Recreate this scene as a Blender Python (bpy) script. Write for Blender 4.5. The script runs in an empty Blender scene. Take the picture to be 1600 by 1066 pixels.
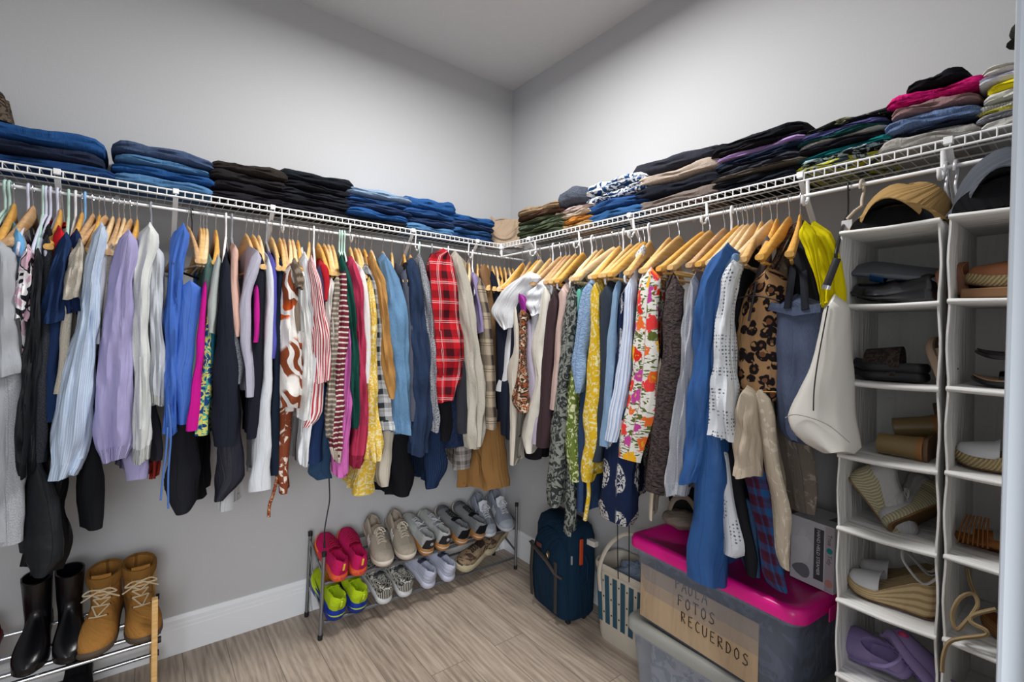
import bpy, math, random
from mathutils import Vector, Matrix, noise
random.seed(7)
SC = bpy.context.scene
COL = SC.collection

# ---------------------------------------------------------------- camera
CX, CY, CZ = -1.8536, -2.4229, 1.3562
YAW, PIT, ROL, FPX = math.radians(52.1211), math.radians(-0.5813), math.radians(1.0942), 745.7981
Fv = Vector((math.cos(YAW)*math.cos(PIT), math.sin(YAW)*math.cos(PIT), math.sin(PIT)))
R0 = Vector((math.sin(YAW), -math.cos(YAW), 0)); U0 = R0.cross(Fv)
Rv = math.cos(ROL)*R0 + math.sin(ROL)*U0
Uv = -math.sin(ROL)*R0 + math.cos(ROL)*U0
CAMP = Vector((CX, CY, CZ))
cd = bpy.data.cameras.new('camera'); cam = bpy.data.objects.new('camera', cd); COL.objects.link(cam)
cd.sensor_width = 36; cd.lens = 36*FPX/1600; cd.clip_start = .02
cam.matrix_world = Matrix(((Rv.x, Uv.x, -Fv.x, CX), (Rv.y, Uv.y, -Fv.y, CY), (Rv.z, Uv.z, -Fv.z, CZ), (0, 0, 0, 1)))
SC.camera = cam

def at(px, py, ax, v):
    """the point where the sight line of a photo pixel meets the plane axis=v"""
    d = Fv*FPX + Rv*(px-800) - Uv*(py-533)
    return CAMP + d*((v-CAMP[ax])/d[ax])
def pr(P):
    d = Vector(P)-CAMP; z = d.dot(Fv)
    return 800+FPX*d.dot(Rv)/z, 533-FPX*d.dot(Uv)/z

# ---------------------------------------------------------------- light
W = bpy.data.worlds.new('world'); SC.world = W; W.use_nodes = True
W.node_tree.nodes['Background'].inputs[0].default_value = (.93, .96, 1, 1)
W.node_tree.nodes['Background'].inputs[1].default_value = .78
def area(name, loc, target, size, power, col=(1, .98, .95), sy=None):
    l = bpy.data.lights.new(name, 'AREA'); l.energy = power; l.size = size; l.color = col
    if sy: l.shape = 'RECTANGLE'; l.size_y = sy
    o = bpy.data.objects.new(name, l); COL.objects.link(o); o.location = loc
    o.rotation_euler = (Vector(target)-Vector(loc)).to_track_quat('-Z', 'Y').to_euler()
    return o
area('ceiling_lamp_light', (-1.0, -1.12, 2.80), (-1.0, -1.12, 0), .5, 36, (1, .985, .965))
dl = area('doorway_light', (-2.15, -2.95, 1.2), (-.85, -1.1, .35), 1.2, 11, (.97, .98, 1), 1.0)
dl.data.spread = math.radians(95)
SC.view_settings.view_transform = 'Standard'; SC.view_settings.look = 'None'
SC.view_settings.gamma = 1; SC.view_settings.exposure = 0.2
try: SC.view_settings.use_curve_mapping = False
except Exception: pass

# ---------------------------------------------------------------- materials
MATS = {}
def c255(c):
    if isinstance(c, str):
        c = tuple(int(c[i:i+2], 16) for i in (0, 2, 4))
    return tuple((x/255/12.92 if x/255 <= .04045 else ((x/255+.055)/1.055)**2.4) for x in c[:3])+(1,)
class N:
    def __init__(s, name, rough=.85, metal=0, spec=.3, **kw):
        s.m = bpy.data.materials.new(name); s.m.use_nodes = True; s.t = s.m.node_tree
        s.b = s.t.nodes['Principled BSDF']
        s.b.inputs['Roughness'].default_value = rough; s.b.inputs['Metallic'].default_value = metal
        s.b.inputs['Specular IOR Level'].default_value = spec
        s._uv = None
    def n(s, ty, **kw):
        x = s.t.nodes.new(ty)
        for k, v in kw.items():
            if k in x.inputs.keys() if isinstance(k, str) else False: x.inputs[k].default_value = v
            elif hasattr(x, k): setattr(x, k, v)
        return x
    def l(s, a, b): s.t.links.new(a, b)
    def uv(s, sx=1, sy=1, rot=0):
        if s._uv is None: s._uv = s.t.nodes.new('ShaderNodeTexCoord')
        m = s.t.nodes.new('ShaderNodeMapping'); m.inputs['Scale'].default_value = (sx, sy, 1); m.inputs['Rotation'].default_value = (0, 0, rot)
        s.l(s._uv.outputs['UV'], m.inputs['Vector']); return m.outputs[0]
    def noise(s, vec, scale, detail=2, dist=0, rough=.5):
        x = s.t.nodes.new('ShaderNodeTexNoise'); x.inputs['Scale'].default_value = scale; x.inputs['Detail'].default_value = detail
        x.inputs['Distortion'].default_value = dist; x.inputs['Roughness'].default_value = rough
        s.l(vec, x.inputs['Vector']); return x.outputs['Fac']
    def vor(s, vec, scale, feature='F1', rnd=1.0, out='Distance', smooth=0):
        x = s.t.nodes.new('ShaderNodeTexVoronoi'); x.feature = feature
        x.inputs['Scale'].default_value = scale; x.inputs['Randomness'].default_value = rnd
        s.l(vec, x.inputs['Vector']); return x.outputs[out]
    def ramp(s, fac, stops, interp='LINEAR'):
        x = s.t.nodes.new('ShaderNodeValToRGB'); x.color_ramp.interpolation = interp; e = x.color_ramp.elements
        while len(e) < len(stops): e.new(.5)
        for i, (p, c) in enumerate(stops):
            e[i].position = p; e[i].color = c255(c)
        s.l(fac, x.inputs[0]); return x.outputs[0]
    def step(s, fac, thr, lo=0, hi=1, w=.01):
        x = s.t.nodes.new('ShaderNodeMapRange'); x.inputs[1].default_value = thr-w; x.inputs[2].default_value = thr+w
        x.inputs[3].default_value = lo; x.inputs[4].default_value = hi
        s.l(fac, x.inputs[0]); return x.outputs[0]
    def math(s, op, a, b=None, c=None):
        x = s.t.nodes.new('ShaderNodeMath'); x.operation = op
        for i, v in enumerate((a, b, c)):
            if v is None: continue
            if isinstance(v, (int, float)): x.inputs[i].default_value = v
            else: s.l(v, x.inputs[i])
        return x.outputs[0]
    def sep(s, vec):
        x = s.t.nodes.new('ShaderNodeSeparateXYZ'); s.l(vec, x.inputs[0]); return x.outputs
    def mix(s, fac, a, b, mode='MIX'):
        x = s.t.nodes.new('ShaderNodeMix'); x.data_type = 'RGBA'; x.blend_type = mode
        for i, v in ((0, fac), (6, a), (7, b)):
            if isinstance(v, (int, float)): x.inputs[i].default_value = v
            elif isinstance(v, (str, tuple)): x.inputs[i].default_value = c255(v)
            else: s.l(v, x.inputs[i])
        return x.outputs[2]
    def base(s, c):
        if isinstance(c, (str, tuple)): s.b.inputs['Base Color'].default_value = c255(c)
        else: s.l(c, s.b.inputs['Base Color'])
        return s
    def bump(s, h, strength=.3, dist=.002):
        x = s.t.nodes.new('ShaderNodeBump'); x.inputs['Strength'].default_value = strength; x.inputs['Distance'].default_value = dist
        s.l(h, x.inputs['Height']); s.l(x.outputs[0], s.b.inputs['Normal']); return s
    def obj(s):
        if s._uv is None: s._uv = s.t.nodes.new('ShaderNodeTexCoord')
        return s._uv.outputs['Object']

def plain(c, rough=.6, metal=0, spec=.4, name=None, coat=0):
    k = ('plain', str(c), rough, metal, spec, coat)
    if k not in MATS:
        m = N(name or 'plain', rough, metal, spec).base(c)
        if coat: m.b.inputs['Coat Weight'].default_value = coat
        MATS[k] = m.m
    return MATS[k]
def cloth(c, c2=None, kind='solid', p=None, rough=.9):
    """woven fabric: a base colour, an optional pattern, fine weave bump"""
    k = ('cloth', str(c), str(c2), kind, str(p), rough)
    if k in MATS: return MATS[k]
    m = N('fabric_'+kind, rough, 0, .15 if rough > .6 else .5)
    uv = m.uv(); X, Y, _ = m.sep(uv)
    bh = None; bs = .35
    if kind == 'solid':
        n = m.noise(uv, 9, 3); col = m.mix(m.math('MULTIPLY', n, .22), c, c2 or tuple(int(x*.8) for x in rgb(c)))
    elif kind == 'heather':
        n = m.noise(m.uv(p or 500, 260), 1, 2, 0, .7); col = m.ramp(n, [(.36, c), (.62, c2)])
    elif kind == 'denim':
        n1 = m.noise(m.uv(700, 90), 1, 2); n2 = m.noise(uv, 7, 3)
        col = m.mix(n1, c, c2 or tuple(min(255, int(x*1.1+8)) for x in rgb(c)))
        col = m.mix(m.step(n2, .55, 0, .35, .15), col, c2 or tuple(min(255, int(x*1.15+12)) for x in rgb(c)))
    elif kind in ('hstripe', 'vstripe'):
        per, duty = p; s = Y if kind[0] == 'h' else X
        w = m.math('ADD', m.math('DIVIDE', s, per), m.math('MULTIPLY', m.noise(uv, 12, 1), .25))
        f = m.math('FRACT', w); col = m.mix(m.step(f, duty, 1, 0, .04), c, c2)
    elif kind == 'plaid':      # c ground, c2 bars, p=(period, line colour)
        per, lc = p
        f1 = m.math('FRACT', m.math('DIVIDE', X, per)); f2 = m.math('FRACT', m.math('DIVIDE', Y, per))
        a = m.math('ADD', m.step(m.math('ABSOLUTE', m.math('SUBTRACT', f1, .5)), .2, .5, 0, .02), m.step(m.math('ABSOLUTE', m.math('SUBTRACT', f2, .5)), .2, .5, 0, .02))
        col = m.mix(a, c, c2)
        g1 = m.math('ABSOLUTE', m.math('SUBTRACT', f1, .06)); g2 = m.math('ABSOLUTE', m.math('SUBTRACT', f2, .06))
        g1b = m.math('ABSOLUTE', m.math('SUBTRACT', f1, .15)); g2b = m.math('ABSOLUTE', m.math('SUBTRACT', f2, .15))
        ln = m.math('MAXIMUM', m.math('MAXIMUM', m.step(g1, .012, .8, 0, .008), m.step(g2, .012, .8, 0, .008)), m.math('MAXIMUM', m.step(g1b, .012, .8, 0, .008), m.step(g2b, .012, .8, 0, .008)))
        col = m.mix(ln, col, lc)
    elif kind == 'floral':     # ground c, list of blossom colours in p = (scale, cover, [colours])
        sc, cov, cols = p
        dn = m.t.nodes.new('ShaderNodeTexNoise'); dn.inputs['Scale'].default_value = sc*2.2; m.l(uv, dn.inputs['Vector'])
        vm = m.t.nodes.new('ShaderNodeMix'); vm.data_type = 'VECTOR'; vm.inputs[0].default_value = .9/sc
        m.l(uv, vm.inputs[4]); 
        va = m.t.nodes.new('ShaderNodeVectorMath'); va.operation = 'MULTIPLY_ADD'; m.l(dn.outputs['Color'], va.inputs[0]); va.inputs[1].default_value = (.9/sc,)*3; m.l(uv, va.inputs[2])
        v = va.outputs[0]
        d = m.vor(v, sc); ci = m.sep(m.vor(v, sc, out='Color'))[0]
        k_ = len(cols); col_b = m.ramp(ci, [(i/k_, cc) for i, cc in enumerate(cols)], 'CONSTANT')
        ring = m.step(d, cov*.35, 1, .0, .02); col_b = m.mix(m.math('MULTIPLY', ring, .55), col_b, c2 or 'f4d060')
        col = m.mix(m.step(d, cov, 1, 0, .02), c, col_b)
        n3 = m.noise(m.uv(sc*.9, sc*2.6, .6), 1.6, 1, 1.5)
        col = m.mix(m.math('MULTIPLY', m.step(n3, .56, 0, 1, .01), m.step(d, cov, 0, 1, .02)), col, cols[-1])
    elif kind == 'leaf':       # big radiating fronds
        sc = p or 7
        w = m.t.nodes.new('ShaderNodeTexWave'); w.wave_type = 'RINGS'; w.rings_direction = 'SPHERICAL'
        w.inputs['Scale'].default_value = sc*.8; w.inputs['Distortion'].default_value = 14; w.inputs['Detail'].default_value = 1.5; w.inputs['Detail Scale'].default_value = 1.2
        m.l(uv, w.inputs['Vector'])
        n = m.noise(uv, sc*.9, 1)
        msk = m.math('MULTIPLY', m.step(w.outputs['Fac'], .45, 0, 1, .03), m.step(n, .44, 0, 1, .02))
        tone = m.mix(m.step(m.noise(uv, 4, 0), .58, 0, 1, .03), c2, 'c0501c' if rgb(c2)[0] > rgb(c2)[1]+40 else 'c8d270')
        col = m.mix(msk, c, tone)
    elif kind == 'mottle':
        sc, thr = p
        n = m.noise(uv, sc, 3, 2.5, .55); col = m.mix(m.step(n, thr, 0, 1, .03), c, c2)
    elif kind == 'mottle3':
        sc, c3 = p
        n = m.noise(uv, sc, 2, 2.2, .5); col = m.ramp(n, [(.0, c), (.44, c2), (.54, c3), (.62, c)], 'CONSTANT')
    elif kind == 'speck':
        v = m.vor(m.uv(1, 1), p or 160); col = m.mix(m.step(v, .33, 1, 0, .06), c, c2)
    elif kind == 'eyelet':
        v = m.vor(uv, 95, rnd=.25); reg = m.step(m.noise(uv, 16, 0), .52, 0, 1, .02)
        col = m.mix(m.math('MULTIPLY', m.step(v, .28, 1, 0, .04), reg), c, '5b6068')
    elif kind == 'crinkle':
        n = m.noise(m.uv(60, 150), 1, 2, 1.0); col = m.ramp(n, [(.35, c2), (.6, c)]); bh = n; bs = 1.0
    elif kind == 'paisley':
        v = m.vor(m.uv(9, 6), 1, rnd=.15); n = m.noise(uv, 75, 2, 1.5)
        col = m.mix(m.math('MULTIPLY', m.step(v, .36, 1, 0, .01), m.step(n, .48, 0, 1, .03)), c, c2)
    elif kind == 'leopard':
        dn = m.noise(uv, 30, 2); v2 = m.math('ADD', m.vor(uv, p or 26, rnd=.75), m.math('MULTIPLY', m.math('SUBTRACT', dn, .5), .55))
        ring = m.math('MULTIPLY', m.math('MULTIPLY', m.step(v2, .53, 1, 0, .02), m.step(v2, .26, 0, 1, .02)), m.step(m.noise(uv, 60, 1), .37, 0, 1, .03))
        col = m.mix(m.step(m.noise(uv, 14, 1), .5, 0, .5, .1), c, 'b48a5c')
        col = m.mix(m.step(v2, .26, 1, 0, .03), col, '6e4630'); col = m.mix(ring, col, c2)
    elif kind == 'knit':
        w = m.t.nodes.new('ShaderNodeTexWave'); w.inputs['Scale'].default_value = p or 60; w.inputs['Distortion'].default_value = 2
        m.l(uv, w.inputs['Vector']); col = m.mix(w.outputs['Fac'], c, c2 or tuple(int(x*.75) for x in rgb(c))); bh = w.outputs['Fac']; bs = .7
    elif kind == 'fleece':
        n = m.noise(uv, 190, 3, .5, .7); col = m.mix(m.math('MULTIPLY', n, .5), c, c2 or tuple(int(x*.8) for x in rgb(c))); bh = n; bs = 1
    elif kind == 'satin':
        n = m.noise(uv, 14, 2); col = m.mix(m.math('MULTIPLY', n, .3), c, c2 or tuple(min(255, int(x*1.3+12)) for x in rgb(c))); rough = .38
        m.b.inputs['Roughness'].default_value = .5; m.b.inputs['Specular IOR Level'].default_value = .2
    elif kind == 'quilt':
        f1 = m.math('ABSOLUTE', m.math('SUBTRACT', m.math('FRACT', m.math('MULTIPLY', m.math('ADD', X, Y), 28)), .5))
        f2 = m.math('ABSOLUTE', m.math('SUBTRACT', m.math('FRACT', m.math('MULTIPLY', m.math('SUBTRACT', X, Y), 28)), .5))
        bh = m.math('MINIMUM', f1, f2); bs = 1; col = m.mix(m.step(bh, .06, .6, 0, .04), c, c2 or tuple(int(x*.5) for x in rgb(c)))
    elif kind == 'gingham':
        per = p
        a = m.step(m.math('FRACT', m.math('DIVIDE', X, per)), .5, .5, 0, .03); b_ = m.step(m.math('FRACT', m.math('DIVIDE', Y, per)), .5, .5, 0, .03)
        col = m.mix(m.math('ADD', a, b_), c, c2)
    m.base(col)
    wv = m.noise(uv, 35 if kind != 'fleece' else 200, 4, .6, .55)
    # soft creases in the cloth, then the weave or texture itself
    cn = m.noise(m.uv(24, 3.5, .12), 1, 3, .9, .5)
    b1 = m.t.nodes.new('ShaderNodeBump'); b1.inputs['Strength'].default_value = .5; b1.inputs['Distance'].default_value = .022; m.l(cn, b1.inputs['Height'])
    b2 = m.t.nodes.new('ShaderNodeBump'); b2.inputs['Strength'].default_value = bs; b2.inputs['Distance'].default_value = .004 if bh is None else .003
    m.l(bh if bh is not None else wv, b2.inputs['Height']); m.l(b1.outputs[0], b2.inputs['Normal']); m.l(b2.outputs[0], m.b.inputs['Normal'])
    MATS[k] = m.m; return m.m
def rgb(c): return tuple(int(c[i:i+2], 16) for i in (0, 2, 4)) if isinstance(c, str) else c

# ---------------------------------------------------------------- mesh helpers
class MB:
    def __init__(s): s.v = []; s.f = []; s.uv = []
    def add(s, vs, fs, uvs=None):
        o = len(s.v); s.v += [tuple(x) for x in vs]; s.f += [tuple(i+o for i in f) for f in fs]
        s.uv += list(uvs) if uvs else [(x[0]+.7*x[1], x[2]+.3*x[1]) for x in vs]
        return s
    def box(s, x0, x1, y0, y1, z0, z1):
        x0, x1 = sorted((x0, x1)); y0, y1 = sorted((y0, y1)); z0, z1 = sorted((z0, z1))
        v = [(x0,y0,z0),(x1,y0,z0),(x1,y1,z0),(x0,y1,z0),(x0,y0,z1),(x1,y0,z1),(x1,y1,z1),(x0,y1,z1)]
        return s.add(v, [(0,3,2,1),(4,5,6,7),(0,1,5,4),(1,2,6,5),(2,3,7,6),(3,0,4,7)])
    def obox(s, a, b, w, t, up=(0, 0, 1)):
        """a bar from a to b, w wide sideways, t thick along up"""
        a, b = Vector(a), Vector(b); d = (b-a).normalized(); u = Vector(up); sd = d.cross(u).normalized()*w/2; u = sd.cross(d).normalized()*t/2
        v = [p+x for p in (a, b) for x in (-sd-u, sd-u, sd+u, -sd+u)]
        return s.add(v, [(3,2,1,0),(4,5,6,7),(0,1,5,4),(1,2,6,5),(2,3,7,6),(3,0,4,7)])
    def loft(s, rings, cap0=True, cap1=True, closed=True, uvs=None):
        n = len(rings[0]); o = []; uv = []
        L = 0
        for k, r in enumerate(rings):
            if k: L += (sum((Vector(a) for a in r), Vector())/n-sum((Vector(a) for a in rings[k-1]), Vector())/n).length
            d = 0
            for i, p in enumerate(r):
                if i: d += (Vector(p)-Vector(r[i-1])).length
                o.append(p); uv.append((d, -L))
        fs = []
        m = n if closed else n-1
        for k in range(len(rings)-1):
            for i in range(m):
                j = (i+1) % n
                fs.append((k*n+i, k*n+j, (k+1)*n+j, (k+1)*n+i))
        if cap0: fs.append(tuple(range(n-1, -1, -1)))
        if cap1: fs.append(tuple((len(rings)-1)*n+i for i in range(n)))
        return s.add(o, fs, uvs or uv)
    def tube(s, pts, r, n=8, closed=False, flat=1.0, up=None):
        pts = [Vector(p) for p in pts]; rings = []
        m = len(pts); prev = None
        for i, p in enumerate(pts):
            a = pts[i-1] if (i or closed) else p; b = pts[(i+1) % m] if (i < m-1 or closed) else p
            t = (b-a)
            t = t.normalized() if t.length > 1e-9 else Vector((0, 0, 1))
            if prev is None:
                q = Vector(up) if up else (Vector((0, 0, 1)) if abs(t.z) < .9 else Vector((1, 0, 0)))
                u = (q-t*q.dot(t)).normalized()
            else:
                u = prev-t*prev.dot(t)
                u = u.normalized() if u.length > 1e-6 else prev
            prev = u; w = t.cross(u)
            rr = r[i] if isinstance(r, (list, tuple)) else r
            rings.append([p+u*math.cos(2*math.pi*k/n)*rr*flat+w*math.sin(2*math.pi*k/n)*rr for k in range(n)])
        if closed: rings.append(rings[0]); return s.loft(rings, False, False)
        return s.loft(rings)
    def cyl(s, a, b, r, n=12, r2=None): return s.tube([a, b], [r, r if r2 is None else r2], n)
    def ball(s, c, rx, ry, rz, nu=16, nv=10):
        rings = []
        for k in range(nv+1):
            t = math.pi*(k+.02 if k == 0 else (k-.02 if k == nv else k))/nv
            rings.append([(c[0]+rx*math.sin(t)*math.cos(2*math.pi*i/nu), c[1]+ry*math.sin(t)*math.sin(2*math.pi*i/nu), c[2]-rz*math.cos(t)) for i in range(nu)])
        return s.loft(rings)
    def rbox(s, cx, cy, cz, w, d, h, r=.01, nz=3, ns=4):
        """box with rounded vertical edges, standing at cz"""
        out = []
        for (sx, sy, a0) in ((1,1,0),(-1,1,90),(-1,-1,180),(1,-1,270)):
            for k in range(ns+1):
                a = math.radians(a0+90*k/ns); out.append((cx+sx*(w/2-r)+r*math.cos(a), cy+sy*(d/2-r)+r*math.sin(a)))
        return s.loft([[(x, y, cz+h*k/nz) for x, y in out] for k in range(nz+1)])
    def xf(s, M):
        s.v = [tuple(M @ Vector(p)) for p in s.v]; return s
def spl(pts, k=5, closed=False):
    """a smooth curve through the points"""
    P = [Vector(p) for p in pts]; n = len(P); out = []
    for i in range(n if closed else n-1):
        a, b, c, d = (P[(i-1) % n], P[i], P[(i+1) % n], P[(i+2) % n]) if closed else (P[max(i-1, 0)], P[i], P[i+1], P[min(i+2, n-1)])
        for j in range(k):
            t = j/k; out.append(.5*((2*b)+(c-a)*t+(2*a-5*b+4*c-d)*t*t+(3*b-a-3*c+d)*t**3))
    if not closed: out.append(P[-1])
    return out
def obj(name, mb, mat, parent=None, smooth=True, bevel=0, label=None, sub=0, world=False):
    me = bpy.data.meshes.new(name); me.from_pydata([tuple(p) for p in mb.v], [], mb.f)
    uvl = me.uv_layers.new(name='UVMap')
    idx = [0]*len(me.loops); me.loops.foreach_get('vertex_index', idx)
    flat = [0.0]*(2*len(idx))
    for i, v in enumerate(idx): flat[2*i], flat[2*i+1] = mb.uv[v][0], mb.uv[v][1]
    uvl.data.foreach_set('uv', flat)
    if smooth: me.polygons.foreach_set('use_smooth', [True]*len(me.polygons))
    for mm in (mat if isinstance(mat, list) else [mat]): me.materials.append(mm)
    me.validate(); me.update()
    o = bpy.data.objects.new(name, me); COL.objects.link(o)
    if parent is not None:
        o.parent = parent
        if world: o.matrix_parent_inverse = Matrix.LocRotScale(parent.location, parent.rotation_euler, None).inverted()
    if bevel:
        b = o.modifiers.new('b', 'BEVEL'); b.width = bevel; b.segments = 2; b.limit_method = 'ANGLE'; b.angle_limit = math.radians(40)
        b.harden_normals = False
    if smooth:
        try: me.set_sharp_from_angle(angle=math.radians(50))
        except Exception: pass
    if sub: q = o.modifiers.new('s', 'SUBSURF'); q.levels = sub; q.render_levels = sub
    if label: o['label'] = label
    return o
def thing(name, label, cat, loc=(0, 0, 0), rz=0, group=None, rot=None):
    o = bpy.data.objects.new(name, None); COL.objects.link(o); o.location = loc
    o.rotation_euler = rot or (0, 0, rz); o.empty_display_size = .05
    return tag(o, label, cat, group)
def tag(o, label, cat, group=None):
    o['label'] = label; o['category'] = cat
    if group: o['group'] = group
    return o
def struct(name, mb, mat, **k):
    o = obj(name, mb, mat, **k); o['kind'] = 'structure'; return o

# ---------------------------------------------------------------- room shell
H = 2.9164
def wall_mat():
    m = N('wall_paint', .75, 0, .25); o = m.obj(); n = m.noise(o, 60, 3, .4); m.base('bdbec0'); m.bump(n, .12, .004); return m.m
wm = wall_mat()
mc = N('ceiling_paint', .9, 0, .2); n_ = mc.noise(mc.obj(), 45, 4, .6, .6); mc.base('d6d6d7'); mc.bump(n_, .5, .006)
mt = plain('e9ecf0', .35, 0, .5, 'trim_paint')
def floor_mat():
    m = N('wood_plank_floor', .42, 0, .4); g = m.obj()
    mp = m.t.nodes.new('ShaderNodeMapping'); mp.inputs['Rotation'].default_value = (0, 0, math.radians(90)); m.l(g, mp.inputs[0]); v = mp.outputs[0]
    br = m.t.nodes.new('ShaderNodeTexBrick'); br.offset = .37; br.inputs['Scale'].default_value = 1; br.inputs['Mortar Size'].default_value = .0012
    br.inputs['Brick Width'].default_value = 1.2; br.inputs['Row Height'].default_value = .155
    br.inputs['Color1'].default_value = (.12, .12, .12, 1); br.inputs['Color2'].default_value = (.88, .88, .88, 1); br.inputs['Mortar'].default_value = (.4, .4, .4, 1)
    m.l(v, br.inputs['Vector'])
    bw = m.sep(br.outputs['Color'])[0]
    mo = m.t.nodes.new('ShaderNodeCombineXYZ'); m.l(m.math('MULTIPLY', bw, 7.3), mo.inputs[0]); m.l(m.math('MULTIPLY', bw, 3.1), mo.inputs[1])
    va = m.t.nodes.new('ShaderNodeVectorMath'); va.operation = 'ADD'; m.l(v, va.inputs[0]); m.l(mo.outputs[0], va.inputs[1])
    ms = m.t.nodes.new('ShaderNodeMapping'); ms.inputs['Scale'].default_value = (1.6, 14, 1); m.l(va.outputs[0], ms.inputs[0])
    n1 = m.noise(ms.outputs[0], 1.6, 6, 1.6, .6)
    ms2 = m.t.nodes.new('ShaderNodeMapping'); ms2.inputs['Scale'].default_value = (6, 90, 1); m.l(va.outputs[0], ms2.inputs[0])
    n2 = m.noise(ms2.outputs[0], 1.5, 3, .5, .6)
    wv = m.t.nodes.new('ShaderNodeTexWave'); wv.wave_type = 'RINGS'; wv.inputs['Scale'].default_value = .9; wv.inputs['Distortion'].default_value = 9; wv.inputs['Detail'].default_value = 2.5; wv.inputs['Detail Scale'].default_value = 1.2
    m.l(ms.outputs[0], wv.inputs['Vector'])
    f = m.math('ADD', m.math('ADD', m.math('MULTIPLY', n1, .62), m.math('MULTIPLY', n2, .28)), m.math('MULTIPLY', wv.outputs['Fac'], .12))
    col = m.ramp(f, [(.28, '5c4f45'), (.42, '8c7d6f'), (.55, 'b0a191'), (.72, 'cdbfae')])
    col = m.mix(.35, col, m.ramp(bw, [(0, '84766a'), (1, 'c0b0a0')]))
    col = m.mix(m.math('MULTIPLY', br.outputs['Fac'], .7), col, '3a302a')
    m.base(col); m.bump(f, .12, .002); return m.m
def slab(x0, x1, y0, y1, z0, z1): return MB().box(x0, x1, y0, y1, z0, z1)
struct('floor', slab(-2.95, .1, -4.2, .1, -.1, 0), floor_mat(), smooth=False)
struct('ceiling', slab(-2.95, .1, -2.5, .1, H, H+.1), mc.m, smooth=False)
struct('wall_left', slab(-2.95, .1, 0, .1, 0, H), wm, smooth=False)
struct('wall_right', slab(0, .1, -2.5, 0, 0, H), wm, smooth=False)
struct('wall_side', slab(-2.95, -2.85, -2.5, 0, 0, H), wm, smooth=False)
struct('wall_front', slab(-1.26, .1, -2.52, -2.40, 0, H), wm, smooth=False)
def bboard(name, path):
    prof = [(0,0),(.016,0),(.016,.105),(.0135,.109),(.0135,.122),(.011,.126),(.011,.142),(.007,.152),(.004,.158),(0,.159)]
    mb = MB(); rings = []
    for (p, nrm) in path: rings.append([(p[0]+nrm[0]*a, p[1]+nrm[1]*a, z) for a, z in prof])
    mb.loft(rings); return struct(name, mb, mt, smooth=False)
bboard('baseboard_left', [((-2.85, 0), (0, -1)), ((0, 0), (-1, -1))])
bboard('baseboard_right', [((0, 0), (-1, -1)), ((0, -2.4), (-1, 0))])
# doorway trim at the right edge of the view
jm = MB(); jm.box(-1.38, -1.26, -2.56, -2.3715, 0, 2.3); 
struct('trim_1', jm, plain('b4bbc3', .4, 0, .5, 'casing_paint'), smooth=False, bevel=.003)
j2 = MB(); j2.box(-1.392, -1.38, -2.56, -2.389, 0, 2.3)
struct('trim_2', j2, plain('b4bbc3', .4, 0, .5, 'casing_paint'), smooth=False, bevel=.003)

# ---------------------------------------------------------------- wire shelves
ZT, ZB, ZR, RD, LD = 1.8704, 1.8482, 1.7956, .2778, .26
wire = plain('eef0f2', .35, 0, .5, 'white_coated_wire')
def rsw(side, a, d, z):       # a: distance along the wall from the corner, d: distance off the wall
    return (-a, -d, z) if side == 'L' else (-d, -a, z)
def wire_shelf(side, a0, a1, label, braces, hooks, lip0):
    t = thing('wire_shelf', label, 'shelf', rsw(side, (a0+a1)/2, .13, ZT))
    inv = dict(parent=t, world=True)
    dk = MB(); a = a0
    step = .0277
    while a < a1:
        dk.tube([rsw(side, a, .008, ZT-.0022), rsw(side, a, LD-.001, ZT-.0022)], .0013, 5); a += step
    for d in (.006, .09, .17): dk.tube([rsw(side, a0, d, ZT-.005), rsw(side, a1, d, ZT-.005)], .0026, 6)
    obj('wire_deck', dk, wire, **inv)
    fl = MB()
    fl.tube([rsw(side, lip0, LD, ZT), rsw(side, a1, LD, ZT)], .0031, 8); fl.tube([rsw(side, lip0, LD, ZB), rsw(side, a1, LD, ZB)], .0034, 8)
    a = lip0
    while a < a1: fl.tube([rsw(side, a, LD+.002, ZT+.001), rsw(side, a, LD+.002, ZB)], .0017, 6); a += step
    obj('front_lip', fl, wire, **inv)
    rd = MB(); rd.tube([rsw(side, (.1 if side == 'L' else lip0+.01), RD, ZR), rsw(side, a1, RD, ZR)], .0052, 12)
    obj('hanging_rod', rd, wire, **inv)
    for a in braces:
        b = MB(); b.obox(rsw(side, a, LD-.004, ZB+.004), rsw(side, a, .004, ZB-.27), .016, .005, (0, 0, 1))
        b.box(*[q for p in zip(rsw(side, a-.009, LD-.012, ZT-.012), rsw(side, a+.009, LD+.006, ZT+.006)) for q in p])
        obj('support_brace', b, wire, bevel=.001, **inv)
    for a in hooks:
        P = [(LD, ZB), (LD-.004, ZB-.03), (LD-.006, ZB-.055), (RD-.012, ZR-.022), (RD+.002, ZR-.028), (RD+.013, ZR-.02), (RD+.014, ZR-.002)]
        b = MB(); b.tube([rsw(side, a, d, z) for d, z in P], .0052, 8, flat=.6)
        obj('rod_hook', b, wire, **inv)
    for k in range(int((a1-a0)/.3)):
        a = a0+.12+k*.3
        b = MB(); b.box(*[q for p in zip(rsw(side, a-.006, .0, ZT-.014), rsw(side, a+.006, .012, ZT+.004)) for q in p]); obj('wall_clip', b, wire, bevel=.001, **inv)
    return t
wire_shelf('L', .01, 2.84, 'white wire shelf with hanging rod on the left wall, carrying jeans stacks', [2.075, 1.756, 1.43, .80, .42], [1.395, 1.11, .785, .474, 2.4], .26)
wire_shelf('R', .27, 2.39, 'white wire shelf with hanging rod on the right wall, carrying folded clothes', [.50, 1.15, 1.80, 2.14], [.55, .86, 1.17, 1.492, 1.82, 2.13], .26)
cp = MB(); cp.box(-LD-.006, -LD+.006, -LD-.006, -LD+.006, ZR-.004, ZT+.004); cp.box(-LD-.012, -LD+.012, -LD-.009, -LD+.009, ZB-.006, ZT+.002)
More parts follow.
